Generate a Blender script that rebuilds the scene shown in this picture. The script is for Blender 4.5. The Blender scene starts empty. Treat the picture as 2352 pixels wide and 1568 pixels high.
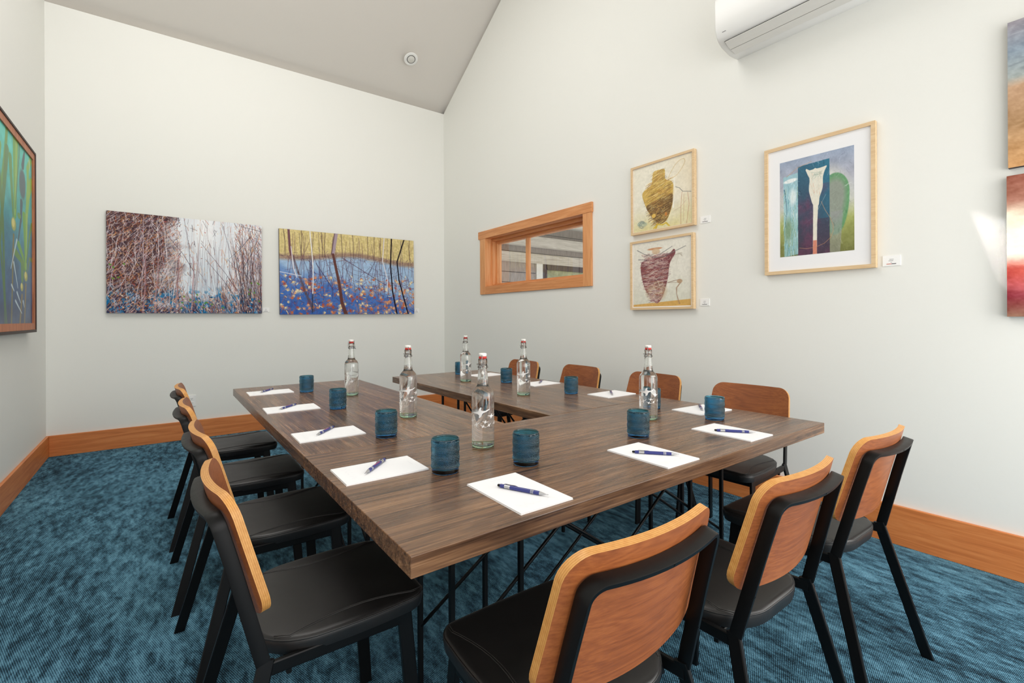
import bpy, bmesh, math, random
import numpy as np
from mathutils import Vector, Matrix

random.seed(7)
rng = np.random.default_rng(11)
PI = math.pi
sc = bpy.context.scene
COL = sc.collection

# ------------------------------------------------------------------ helpers
def link(o, parent=None):
    COL.objects.link(o)
    if parent is not None:
        o.parent = parent
    return o

def tag(o, label=None, cat=None, group=None, kind=None):
    if label: o['label'] = label
    if cat: o['category'] = cat
    if group: o['group'] = group
    if kind: o['kind'] = kind
    return o

def empty(name, loc, rz=0.0, label=None, cat=None, group=None, kind=None):
    o = bpy.data.objects.new(name, None)
    o.empty_display_size = 0.1
    link(o)
    o.location = loc
    o.rotation_euler = (0, 0, rz)
    return tag(o, label, cat, group, kind)

def copy_tree(o, parent=None):
    c = o.copy()
    COL.objects.link(c)
    if parent is not None:
        c.parent = parent
    for ch in list(o.children):
        copy_tree(ch, c)
    return c

def mesh_obj(name, verts, faces, mats, parent=None, smooth=False, midx=None, autosmooth=None, uvs=None):
    me = bpy.data.meshes.new(name)
    me.from_pydata([tuple(v) for v in verts], [], [tuple(f) for f in faces])
    if not isinstance(mats, (list, tuple)): mats = [mats]
    for m in mats: me.materials.append(m)
    if midx is not None:
        me.polygons.foreach_set('material_index', midx)
    bm = bmesh.new(); bm.from_mesh(me)
    bmesh.ops.recalc_face_normals(bm, faces=bm.faces[:])
    bm.to_mesh(me); bm.free()
    if smooth:
        me.polygons.foreach_set('use_smooth', [True]*len(me.polygons))
        if autosmooth:
            me.set_sharp_from_angle(angle=math.radians(autosmooth))
    me.update()
    o = bpy.data.objects.new(name, me)
    return link(o, parent)

class MB:
    """collects shapes that become ONE mesh object"""
    def __init__(s): s.v=[]; s.f=[]; s.m=[]
    def add(s, v, f, m=0):
        b=len(s.v); s.v += [tuple(p) for p in v]
        s.f += [tuple(i+b for i in q) for q in f]; s.m += [m]*len(f)
        return s
    def box(s, c0, c1, m=0):
        x0,y0,z0=c0; x1,y1,z1=c1
        v=[(x0,y0,z0),(x1,y0,z0),(x1,y1,z0),(x0,y1,z0),(x0,y0,z1),(x1,y0,z1),(x1,y1,z1),(x0,y1,z1)]
        f=[(0,3,2,1),(4,5,6,7),(0,1,5,4),(1,2,6,5),(2,3,7,6),(3,0,4,7)]
        return s.add(v,f,m)
    def bbox(s, c0, c1, b=0.002, m=0):
        """box with chamfered edges"""
        bm=bmesh.new()
        r=bmesh.ops.create_cube(bm,size=1)
        for v in bm.verts:
            v.co=Vector([(c0[i]+c1[i])/2+v.co[i]*(c1[i]-c0[i]) for i in range(3)])
        bmesh.ops.bevel(bm,geom=bm.edges[:],offset=b,segments=2,affect='EDGES',profile=0.5)
        bm.verts.ensure_lookup_table(); bm.verts.index_update()
        s.add([v.co[:] for v in bm.verts],[[v.index for v in f.verts] for f in bm.faces],m)
        bm.free(); return s
    def prism(s, poly, fn, d0, d1, m=0):
        """poly of 2D points extruded; fn(a,b,d)->xyz"""
        n=len(poly)
        v=[fn(a,b,d0) for a,b in poly]+[fn(a,b,d1) for a,b in poly]
        f=[tuple(range(n)),tuple(range(2*n-1,n-1,-1))]
        f+=[(i,(i+1)%n,n+(i+1)%n,n+i) for i in range(n)]
        return s.add(v,f,m)
    def sweep(s, secs, closed=False, cap=True, m=0):
        """secs: list of rings (lists of xyz)"""
        n=len(secs[0]); k=len(secs)
        v=[p for r in secs for p in r]; f=[]
        for i in range(k if closed else k-1):
            a=i*n; b=((i+1)%k)*n
            for j in range(n):
                f.append((a+j,a+(j+1)%n,b+(j+1)%n,b+j))
        if cap and not closed:
            f.append(tuple(range(n-1,-1,-1))); f.append(tuple((k-1)*n+j for j in range(n)))
        return s.add(v,f,m)
    def tube(s, pts, r, n=8, closed=False, m=0):
        pts=[Vector(p) for p in pts]; k=len(pts); secs=[]
        prev=None
        for i,p in enumerate(pts):
            if closed: d=pts[(i+1)%k]-pts[i-1]
            else: d=pts[min(i+1,k-1)]-pts[max(i-1,0)]
            d.normalize()
            if prev is None:
                u=d.orthogonal().normalized()
            else:
                u=(prev-d*prev.dot(d))
                u=u.normalized() if u.length>1e-6 else d.orthogonal().normalized()
            prev=u; w=d.cross(u)
            rr=r[i] if isinstance(r,(list,tuple)) else r
            secs.append([p+u*math.cos(2*PI*j/n)*rr+w*math.sin(2*PI*j/n)*rr for j in range(n)])
        return s.sweep(secs,closed=closed,m=m)
    def bar(s, pts, wdir, w, t, m=0, ends=None):
        """flat bar: rectangular section, width along wdir[i], thickness across"""
        pts=[Vector(p) for p in pts]; k=len(pts); secs=[]
        for i,p in enumerate(pts):
            d=(pts[min(i+1,k-1)]-pts[max(i-1,0)]).normalized()
            wd=Vector(wdir[i] if isinstance(wdir,list) else wdir).normalized()
            td=d.cross(wd).normalized()
            c=0.12
            q=[]
            for a,b in ((-.5,-.5+c),(-.5+c*t/w*2,-.5),(.5-c*t/w*2,-.5),(.5,-.5+c),(.5,.5-c),(.5-c*t/w*2,.5),(-.5+c*t/w*2,.5),(-.5,.5-c)):
                q.append(p+wd*a*w+td*b*t)
            secs.append(q)
        if ends:
            for idx,z in ends.items():
                d=(pts[1]-pts[0]) if idx==0 else (pts[-1]-pts[-2])
                secs[idx]=[q+d*((z-q.z)/d.z) for q in secs[idx]]
        return s.sweep(secs,m=m)
    def lathe(s, prof, n=32, m=0, cx=0, cy=0, closed=False):
        k=len(prof); v=[];f=[]
        for r,z in prof:
            for j in range(n):
                a=2*PI*j/n; v.append((cx+r*math.cos(a),cy+r*math.sin(a),z))
        for i in range(k if closed else k-1):
            a=i*n; b=((i+1)%k)*n
            for j in range(n): f.append((a+j,a+(j+1)%n,b+(j+1)%n,b+j))
        if not closed:
            if prof[0][0]>1e-6: f.append(tuple(range(n-1,-1,-1)))
            if prof[-1][0]>1e-6: f.append(tuple((k-1)*n+j for j in range(n)))
        return s.add(v,f,m)
    def build(s, name, mats, parent=None, smooth=False, autosmooth=None):
        if not isinstance(mats,(list,tuple)): mats=[mats]
        return mesh_obj(name, s.v, s.f, mats, parent, smooth, s.m if len(mats)>1 else None, autosmooth)

# ------------------------------------------------------------------ materials
def s2l(c): return c/12.92 if c<=0.04045 else ((c+0.055)/1.055)**2.4
def rgb(r,g,b): return (s2l(r/255),s2l(g/255),s2l(b/255),1)

class NT:
    def __init__(s,name):
        s.mat=bpy.data.materials.new(name); s.mat.use_nodes=True
        s.t=s.mat.node_tree; s.n=s.t.nodes; s.l=s.t.links
        s.b=s.n['Principled BSDF']
    def new(s,ty,**k):
        n=s.n.new(ty)
        for a,b in k.items(): setattr(n,a,b)
        return n
    def set(s,node,**k):
        for a,b in k.items(): node.inputs[a.replace('_',' ')].default_value=b
    def ln(s,a,b): s.l.new(a,b)
    def coord(s,scale=(1,1,1),rot=(0,0,0),src='Object',rand=False):
        tc=s.new('ShaderNodeTexCoord'); mp=s.new('ShaderNodeMapping')
        mp.inputs['Scale'].default_value=scale; mp.inputs['Rotation'].default_value=rot
        out=tc.outputs[src]
        if rand:
            oi=s.new('ShaderNodeObjectInfo'); ad=s.new('ShaderNodeVectorMath',operation='MULTIPLY_ADD')
            s.ln(oi.outputs['Random'],ad.inputs[0]); ad.inputs[1].default_value=(7.3,11.7,5.9); s.ln(out,ad.inputs[2]); out=ad.outputs[0]
        s.ln(out,mp.inputs['Vector']); return mp.outputs['Vector']
    def noise(s,vec,scale=1,detail=4,rough=.55,dist=0):
        n=s.new('ShaderNodeTexNoise'); s.ln(vec,n.inputs['Vector'])
        n.inputs['Scale'].default_value=scale; n.inputs['Detail'].default_value=detail
        n.inputs['Roughness'].default_value=rough; n.inputs['Distortion'].default_value=dist
        return n.outputs['Fac']
    def ramp(s,fac,stops,interp='LINEAR'):
        r=s.new('ShaderNodeValToRGB'); r.color_ramp.interpolation=interp
        e=r.color_ramp.elements
        while len(e)<len(stops): e.new(.5)
        for i,(p,c) in enumerate(stops): e[i].position=p; e[i].color=c if len(c)==4 else (*c,1)
        s.ln(fac,r.inputs['Fac']); return r.outputs['Color']
    def math(s,op,a,b=None,c=None):
        m=s.new('ShaderNodeMath',operation=op)
        for i,x in enumerate((a,b,c)):
            if x is None: continue
            if isinstance(x,(int,float)): m.inputs[i].default_value=x
            else: s.ln(x,m.inputs[i])
        return m.outputs[0]
    def mix(s,fac,a,b,mode='MIX'):
        m=s.new('ShaderNodeMix',data_type='RGBA',blend_type=mode)
        if isinstance(fac,(int,float)): m.inputs[0].default_value=fac
        else: s.ln(fac,m.inputs[0])
        for i,x in ((6,a),(7,b)):
            if isinstance(x,tuple): m.inputs[i].default_value=x
            else: s.ln(x,m.inputs[i])
        return m.outputs[2]
    def bump(s,h,strength=.2,dist=.002):
        b=s.new('ShaderNodeBump'); b.inputs['Strength'].default_value=strength; b.inputs['Distance'].default_value=dist
        s.ln(h,b.inputs['Height']); s.ln(b.outputs[0],s.b.inputs['Normal'])
    def base(s,c):
        if isinstance(c,tuple): s.b.inputs['Base Color'].default_value=c
        else: s.ln(c,s.b.inputs['Base Color'])
    def rough(s,r):
        if isinstance(r,(int,float)): s.b.inputs['Roughness'].default_value=r
        else: s.ln(r,s.b.inputs['Roughness'])

def paint(name,c,rough=.6,bump=.08,scale=120,var=.03):
    m=NT(name); v=m.coord(); n=m.noise(v,scale,3)
    lo=tuple(x*(1-var) for x in c[:3])+(1,); hi=tuple(min(1,x*(1+var)) for x in c[:3])+(1,)
    m.base(m.mix(n,lo,hi)); m.rough(rough)
    if bump: m.bump(n,bump,.001)
    return m.mat

def metal(name,c,rough=.4,metallic=0.0,spec=.5):
    m=NT(name); v=m.coord(); n=m.noise(v,60,3)
    m.base(m.mix(n,tuple(x*.85 for x in c[:3])+(1,),c)); m.rough(m.math('MULTIPLY_ADD',n,.12,rough-.06))
    m.set(m.b,Metallic=metallic,Specular_IOR_Level=spec)
    return m.mat

def wood(name,dark,mid,light,axis=0,stretch=14,scale=2.2,rough=.42,rand=False,fine=1.0,coat=0):
    m=NT(name); sc_=[stretch]*3; sc_[axis]=1.0
    v=m.coord(tuple(sc_),rand=rand); n1=m.noise(v,scale,5,.6,1.2)
    sf=[stretch*9]*3; sf[axis]=3.0
    n2=m.noise(m.coord(tuple(sf),rand=rand),scale*.8,3,.6,.3)
    c=m.ramp(n1,[(.28,dark),(.5,mid),(.74,light)])
    c=m.mix(m.math('MULTIPLY',m.math('SUBTRACT',.62,n2),.9*fine),c,dark)
    m.base(c); m.rough(rough); m.bump(n2,.06,.001)
    if coat: m.set(m.b,Coat_Weight=coat,Coat_Roughness=.2)
    return m.mat

M={}
M['wall']=paint('warm_white_wall_paint',rgb(235,235,230),.7,.05,90,.008)
M['ceiling']=paint('ceiling_paint',rgb(224,219,213),.8,.05,90,.008)
M['fir']=wood('clear_fir_trim',rgb(188,106,52),rgb(212,128,68),rgb(226,148,86),axis=0,stretch=16,scale=2.0,rough=.42)
M['fir_y']=wood('clear_fir_trim_lengthwise',rgb(188,106,52),rgb(212,128,68),rgb(226,148,86),axis=1,stretch=16,scale=2.0,rough=.42)
M['fir_z']=wood('clear_fir_trim_upright',rgb(184,110,58),rgb(206,132,76),rgb(222,156,98),axis=2,stretch=16,scale=2.0,rough=.42)
M['fir_win']=wood('honey_fir_casing',rgb(198,126,70),rgb(216,146,90),rgb(230,166,112),axis=1,stretch=18,scale=2.0,rough=.42,fine=.6)
M['fir_win_z']=wood('honey_fir_casing_upright',rgb(206,136,80),rgb(224,158,102),rgb(236,178,126),axis=2,stretch=18,scale=2.0,rough=.42,fine=.6)
M['black_steel']=metal('black_powder_coated_steel',rgb(8,8,9),.4,0,.26)
M['chrome']=metal('polished_wire',rgb(150,150,150),.25,1.0)
M['silver']=metal('brushed_silver',rgb(205,205,208),.25,.9)
M['white_plastic']=paint('white_plastic',rgb(240,240,238),.35,0)
M['ac_white']=paint('glossy_white_housing',rgb(236,236,234),.3,0,40,.005)
M['ac_grey']=paint('pale_grey_louver',rgb(218,217,212),.4,0,40,.01)
M['dark_gap']=paint('dark_gap',rgb(40,36,34),.7,0)
M['card']=paint('white_card',rgb(245,245,244),.6,0)
M['ink']=paint('grey_print',rgb(120,118,120),.6,0)
M['ink_dark']=paint('dark_print',rgb(70,68,72),.6,0)
M['ink_red']=paint('red_print',rgb(205,120,105),.6,0)
M['paper']=paint('notepad_paper',rgb(246,246,248),.7,0,40,.006)
M['pad_print']=paint('faint_pad_print',rgb(234,236,240),.7,0)
M['pen_blue']=paint('pen_blue_lacquer',rgb(52,58,128),.35,0)
M['pen_print']=paint('pen_red_print',rgb(200,80,110),.5,0)
M['rubber']=paint('red_rubber_gasket',rgb(196,44,38),.5,0)
M['porcelain']=paint('white_porcelain',rgb(240,238,234),.2,0)
M['emblem']=paint('white_printed_birds',rgb(240,240,240),.5,0)
M['frame_maple']=wood('pale_maple_frame',rgb(208,174,132),rgb(222,192,150),rgb(232,206,168),axis=1,stretch=20,scale=3,rough=.45,fine=.5)
M['frame_brown']=wood('reddish_wood_frame',rgb(150,84,52),rgb(190,114,72),rgb(210,138,94),axis=2,stretch=14,scale=3,rough=.5)
M['frame_dark']=paint('dark_frame_edge',rgb(62,48,44),.6,.05)
M['mat_white']=paint('white_mat_board',rgb(240,240,242),.7,0,40,.005)
M['canvas_edge']=paint('dark_canvas_edge',rgb(70,58,60),.7,.05)

def leather():
    m=NT('black_leather'); v=m.coord(rand=True)
    n=m.noise(v,9,4); g=m.noise(v,420,2)
    m.base(m.mix(n,rgb(14,13,13),rgb(30,28,28))); m.rough(m.math('MULTIPLY_ADD',n,.2,.32))
    m.set(m.b,Specular_IOR_Level=.5); m.bump(g,.15,.0006); return m.mat
M['leather']=leather()
M['stitch']=paint('dark_stitching',rgb(40,38,37),.5,0)

def ply_edge():
    m=NT('birch_ply_edge'); v=m.coord((1,1,1),src='UV')
    sp=m.new('ShaderNodeSeparateXYZ'); m.ln(v,sp.inputs[0])
    w=m.math('SINE',m.math('MULTIPLY',sp.outputs[0],2*PI*4.5))
    n=m.noise(m.coord((30,30,30),rand=True),3,3)
    f=m.math('MULTIPLY_ADD',w,.13,m.math('MULTIPLY_ADD',n,.5,.25))
    m.base(m.ramp(f,[(.1,rgb(172,110,48)),(.5,rgb(206,146,76)),(.9,rgb(232,184,114))])); m.rough(.42); return m.mat
M['ply_edge']=ply_edge()
def ply_face():
    m=NT('walnut_ply_face')
    v=m.coord((.9,7,7),rand=True)
    n=m.noise(v,1.8,3,.5,.5)
    rings=m.math('SINE',m.math('MULTIPLY',n,70))
    n2=m.noise(m.coord((6,190,190),rand=True),1.5,3)
    n4=m.noise(m.coord((3,5,5),rand=True),1.2,2)
    f=m.math('ADD',m.math('MULTIPLY',rings,.055),m.math('MULTIPLY_ADD',n2,.42,.29))
    f=m.math('ADD',f,m.math('MULTIPLY_ADD',n4,.4,-.2))
    m.base(m.ramp(f,[(.25,rgb(110,58,31)),(.5,rgb(144,81,43)),(.75,rgb(170,102,55))])); m.rough(.38)
    m.set(m.b,Specular_IOR_Level=.45); return m.mat
M['ply_face']=ply_face()

def table_wood():
    m=NT('dark_walnut_tabletop')
    n1=m.noise(m.coord((.7,6.5,6.5),rand=True),1.5,3,.5,.6)
    n2=m.noise(m.coord((3.2,150,150),rand=True),1.3,4,.65)
    n5=m.noise(m.coord((1.2,34,34),rand=True),1.5,4,.6,.4)
    n3=m.noise(m.coord((1.6,5,5),rand=True),1.6,3,.5,.8)
    ring=m.math('SINE',m.math('MULTIPLY',n1,58))
    f=m.math('MULTIPLY_ADD',ring,.05,m.math('MULTIPLY_ADD',n1,.4,.3))
    f=m.math('ADD',f,m.math('MULTIPLY_ADD',n2,.75,-.375))
    f=m.math('ADD',f,m.math('MULTIPLY_ADD',n5,.8,-.4))
    c=m.ramp(f,[(.22,rgb(50,34,24)),(.42,rgb(96,69,50)),(.58,rgb(124,91,65)),(.8,rgb(156,119,87))])
    dark=m.ramp(n3,[(.56,(0,0,0,1)),(.74,(1,1,1,1))])
    c=m.mix(m.math('MULTIPLY',dark,.5),c,rgb(56,44,38))
    tc=m.new('ShaderNodeTexCoord'); sp=m.new('ShaderNodeSeparateXYZ'); m.ln(tc.outputs['Object'],sp.inputs[0])
    wob=m.noise(m.coord((1.5,.01,.01),rand=True),1.0,3)
    y=m.math('ADD',sp.outputs[1],m.math('MULTIPLY_ADD',wob,.05,-.025))
    crack=None
    for y0 in (-.068,.172):
        d=m.math('ABSOLUTE',m.math('SUBTRACT',y,y0))
        k=m.math('LESS_THAN',d,.0011)
        crack=k if crack is None else m.math('MAXIMUM',crack,k)
    c=m.mix(m.math('MULTIPLY',crack,.75),c,rgb(40,30,26))
    m.base(c); m.rough(m.math('MULTIPLY_ADD',n2,.14,.19)); m.set(m.b,Specular_IOR_Level=.5)
    m.bump(m.math('ADD',n2,n1),.10,.0015); return m.mat
M['table_wood']=table_wood()

def carpet():
    m=NT('teal_loop_carpet')
    A=math.radians(28.8)
    big=m.noise(m.coord((2.2,.9,1),(0,0,-A)),1.3,3,.55)
    st=m.noise(m.coord((24,8.5,1),(0,0,-A)),1.0,6,.70)
    st2=m.noise(m.coord((60,26,1),(0,0,-A)),1.0,3,.6)
    sp=m.new('ShaderNodeSeparateXYZ'); m.ln(m.coord((1,1,1),(0,0,math.radians(24))),sp.inputs[0])
    a=m.math('SINE',m.math('MULTIPLY',sp.outputs[0],2*PI/.0078))
    row=m.math('SINE',m.math('MULTIPLY',sp.outputs[1],2*PI/.0090))
    brick=m.math('MULTIPLY',a,row)
    jit=m.noise(m.coord((1,1,1)),170,2,.6)
    weave=m.math('ADD',m.math('MULTIPLY',brick,.34),m.math('MULTIPLY_ADD',jit,.6,-.3))
    f=m.math('ADD',m.math('MULTIPLY_ADD',big,.7,-.35),m.math('MULTIPLY_ADD',st,1.6,-.29))
    f=m.math('ADD',f,m.math('MULTIPLY_ADD',st2,.5,-.25))
    f=m.math('ADD',f,weave)
    c=m.ramp(f,[(.18,rgb(20,32,40)),(.42,rgb(46,77,95)),(.60,rgb(77,124,148)),(.85,rgb(118,168,192))])
    m.base(c); m.rough(.95); m.set(m.b,Specular_IOR_Level=.1)
    m.bump(m.math('ADD',brick,jit),.5,.003); return m.mat
M['carpet']=carpet()

def glass(name,c,rough=0.0,ior=1.5):
    m=NT(name); v=m.coord(); n=m.noise(v,8,2)
    m.base(m.mix(n,tuple(x*.985 for x in c[:3])+(1,),c)); m.rough(rough)
    m.set(m.b,Transmission_Weight=1.0,IOR=ior); return m.mat
M['glass']=glass('clear_bottle_glass',(.985,.995,.985,1))
M['glass_green']=glass('green_tinted_glass',(.60,.88,.66,1))
M['water']=glass('water',(1,1,1,1),0,1.33)
M['pane']=glass('window_pane_glass',(.97,.98,.98,1),0,1.45)
M['teal_glass']=glass('teal_blue_glass',(.13,.47,.66,1),.0,1.5)
M['teal_deep']=glass('deep_blue_base_glass',(.05,.22,.44,1),.02,1.5)

def vcol(name,rough=.55,spec=.35):
    m=NT(name); a=m.new('ShaderNodeAttribute',attribute_name='paint')
    v=m.coord(); n=m.noise(v,300,2)
    m.base(a.outputs['Color']); m.rough(rough); m.set(m.b,Specular_IOR_Level=spec); m.bump(n,.05,.0005)
    return m.mat
M['art']=vcol('painted_surface',.9,0.0)
M['art_print']=vcol('printed_paper',.35,.5)

# ------------------------------------------------------------------ room shell
XL,XR,YB=-.836,3.24,5.989
YF=-1.7          # the room runs on behind the camera
ZE=4.14          # eave height at the back wall
SL=.60           # roof slope
YR=2.3           # ridge
def zc(y): return ZE+SL*(YB-y) if y>YR else ZE+SL*(YB-YR)-SL*(YR-y)

def struct(o,label=None):
    o['kind']='structure'
    if label: o['label']=label
    return o
b=MB(); b.box((XL-.15,YF,-.1),(XR+.2,YB+.15,0)); struct(b.build('floor',M['carpet']),'blue and dark teal streaked carpet floor')
b=MB(); b.prism([(XL-.15,0),(XR+.2,0),(XR+.2,ZE),(XL-.15,ZE)],lambda a,z,d:(a,d,z),YB,YB+.15); struct(b.build('wall_back',M['wall']),'white wall with two wide leaf and branch paintings')
b=MB(); b.prism([(YF,0),(YB,0),(YB,ZE),(YR,zc(YR)),(YF,zc(YF))],lambda a,z,d:(d,a,z),XL-.15,XL); struct(b.build('wall_left',M['wall']),'white side wall carrying the plant painting')
WY0,WY1,WZ0,WZ1=3.215,4.91,1.635,2.235   # window opening in the right wall
b=MB()
fn=lambda a,z,d:(d,a,z)
WT=.2
b.prism([(YF,0),(WY0,0),(WY0,zc(WY0)),(YR,zc(YR)),(YF,zc(YF))],fn,XR,XR+WT)
b.prism([(WY1,0),(YB+.15,0),(YB+.15,ZE),(YB,ZE),(WY1,zc(WY1))],fn,XR,XR+WT)
b.prism([(WY0,0),(WY1,0),(WY1,WZ0),(WY0,WZ0)],fn,XR,XR+WT)
b.prism([(WY0,WZ1),(WY1,WZ1),(WY1,zc(WY1)),(WY0,zc(WY0))],fn,XR,XR+WT)
struct(b.build('wall_right',M['wall']),'white gable wall with window and framed pictures')
b=MB()
b.prism([(YB+.15,zc(YB)),(YR,zc(YR)),(YF,zc(YF)),(YF,zc(YF)+.15),(YR,zc(YR)+.15),(YB+.15,zc(YB)+.15)],lambda a,z,d:(d,a,z),XL-.15,XR+.2)
struct(b.build('ceiling',M['ceiling']),'sloping white cathedral ceiling')
BH=.19
b=MB(); b.bbox((XL+.02,YB-.02,0),(XR-.02,YB,BH),.0025); struct(b.build('baseboard_back',M['fir']),'orange fir baseboard along the far wall')
b=MB(); b.bbox((XL,YF,0),(XL+.02,YB,BH),.0025); struct(b.build('baseboard_left',M['fir_y']),'orange fir baseboard along the left wall')
b=MB(); b.bbox((XR-.02,YF,0),(XR,YB,BH+.022),.0025); struct(b.build('baseboard_right',M['fir_y']),'orange fir baseboard along the right wall')

# window
win=empty('window_1',(XR,(WY0+WY1)/2,WZ0),0,'wide low fir-framed window in the right wall',None,None,'structure')
def wpart(name,mb,mat,par=win,**k):
    o=mb.build(name,mat,par,**k); o.matrix_parent_inverse=Matrix.Translation(win.location).inverted(); return o
b=MB(); b.bbox((XR-.024,3.10,2.228),(XR,5.055,2.322),.002); wpart('head_casing',b,M['fir_win'])
b=MB(); b.bbox((XR-.02,4.905,1.54),(XR,5.02,2.23),.002); wpart('side_casing',b,M['fir_win_z'])
b=MB(); b.bbox((XR-.02,3.11,1.54),(XR,3.22,2.23),.002); wpart('side_casing',b,M['fir_win_z'])
b=MB(); b.bbox((XR-.018,3.22,1.54),(XR,4.905,1.635),.002); wpart('bottom_casing',b,M['fir_win'])
# stepped jamb
b=MB()
steps=[(0.0,.075,.008),(.075,.13,.03),(.13,.2,.052)]
for d0,d1,t in steps:
    b.bbox((XR+d0,WY0,WZ0),(XR+d1,WY0+t,WZ1),.0015,1); b.bbox((XR+d0,WY1-t,WZ0),(XR+d1,WY1,WZ1),.0015,1)
    b.bbox((XR+d0,WY0+t,WZ0),(XR+d1,WY1-t,WZ0+t*.8),.0015,0); b.bbox((XR+d0,WY0+t,WZ1-t*1.3),(XR+d1,WY1-t,WZ1),.0015,0)
wpart('window_frame',b,[M['fir_win'],M['fir_win_z']])
b=MB(); b.bbox((XR+.14,4.262,WZ0+.04),(XR+.19,4.298,WZ1-.066),.002); wpart('mullion',b,M['fir_win_z'])
b=MB(); b.box((XR+.163,WY0+.05,WZ0+.04),(XR+.167,4.264,WZ1-.066)); wpart('pane',b,M['pane'])
b=MB(); b.box((XR+.163,4.296,WZ0+.04),(XR+.167,WY1-.05,WZ1-.066)); wpart('pane',b,M['pane'])

# ------------------------------------------------------------------ outside the window: a shingled porch
def shingles():
    m=NT('grey_brown_shingles'); v=m.coord((6,1,1.0)); n=m.noise(v,6,4)
    sp=m.new('ShaderNodeSeparateXYZ'); m.ln(m.coord(),sp.inputs[0])
    fr=m.math('FRACT',m.math('DIVIDE',sp.outputs[2],.19)); ln_=m.math('LESS_THAN',fr,.07)
    c=m.mix(n,rgb(112,102,94),rgb(172,160,150)); c=m.mix(ln_,c,rgb(64,56,52)); m.base(c); m.rough(.85); return m.mat
M['shingle']=shingles()
M['weathered']=wood('weathered_beam',rgb(150,142,130),rgb(182,175,163),rgb(205,200,190),axis=0,stretch=14,scale=2,rough=.8)
M['greenery']=paint('far_greenery',rgb(150,152,118),.9,.2,9,.55)
M['soffit']=paint('pale_soffit',rgb(206,204,196),.8,0,20,.03)
por=empty('outside_porch',(6.0,7.0,0),0,'weathered porch with beams and shingled wall seen through the window','porch')
def ppart(name,mb,mat,**k):
    o=mb.build(name,mat,por,**k); o.matrix_parent_inverse=Matrix.Translation(por.location).inverted(); return o
b=MB(); b.box((3.62,7.0,0),(5.75,7.15,2.43)); b.box((5.75,7.0,0),(9.6,7.15,1.3)); b.box((8.6,7.0,1.3),(9.6,7.15,2.30)); ppart('shingle_wall',b,M['shingle'])
b=MB(); b.bbox((3.62,6.94,2.28),(9.6,7.0,2.46),.004); ppart('trim_board',b,M['weathered'])
b=MB(); b.bbox((3.62,6.80,2.58),(9.6,6.96,2.76),.004); ppart('beam',b,M['weathered'])
b=MB(); b.bbox((3.62,6.1,2.86),(9.6,6.24,3.0),.004); ppart('beam',b,M['weathered'])
b=MB(); b.box((3.62,5.6,3.02),(9.6,7.3,3.08)); ppart('porch_ceiling',b,M['soffit'])
b=MB(); b.box((3.62,7.02,2.4),(9.6,7.12,3.02)); ppart('back_panel',b,M['shingle'])
b=MB(); b.box((5.75,6.97,1.25),(5.90,7.06,2.32)); ppart('post',b,M['soffit'])
b=MB(); b.box((6.0,7.04,1.3),(8.6,7.08,2.3)); b.box((5.9,6.98,1.3),(6.02,7.06,2.3),1); b.box((6.0,6.98,2.18),(8.6,7.06,2.28),1); ppart('porch_window',b,[M['greenery'],M['frame_dark']])

# ------------------------------------------------------------------ tables
TZ=.76; TT=.0465
def make_table(name,L,W,label,loc,rz):
    t=empty(name,loc,rz,label,'table','meeting tables in a U')
    b=MB(); b.bbox((-L/2,-W/2,TZ-TT),(L/2,W/2,TZ),.0022); b.build('tabletop',M['table_wood'],t)
    under=TZ-TT
    for sy in (-1,1):
        y=.106*sy
        for x in (-.73,-.475,.475,.73):
            m=MB(); m.bbox((x-.0075,y-.0075,0),(x+.0075,y+.0075,under),.001); m.build('leg',M['black_steel'],t)
        z0=under-.004
        # long X brace and the inverted V of rods under the top
        for sx in (-1,1):
            m=MB(); m.tube([(-.54*sx,y+.012*sx,z0),(.475*sx,y+.012*sx,.01)],.006,8); m.build('brace',M['black_steel'],t,smooth=True)
            m=MB(); m.tube([(0,y-.02*sy,z0),(.73*sx,y-.004*sy,.23)],.006,8); m.build('brace',M['black_steel'],t,smooth=True)
    m=MB(); m.bbox((-.76,-.13,under-.006),(-.70,.13,under),.001); m.build('mounting_plate',M['black_steel'],t)
    m=MB(); m.bbox((.70,-.13,under-.006),(.76,.13,under),.001); m.build('mounting_plate',M['black_steel'],t)
    return t
make_table('conference_table',2.022,.884,'dark walnut table across the front, nearest the camera, joining the two rows',(1.416,1.336,0),0)
make_table('conference_table',2.026,.866,'dark walnut table running back along the left row of chairs',(.838,2.793,0),PI/2)
make_table('conference_table',1.99,.866,'dark walnut table running back on the right, below the fir-framed window',(1.984,2.776,0),PI/2)

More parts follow.
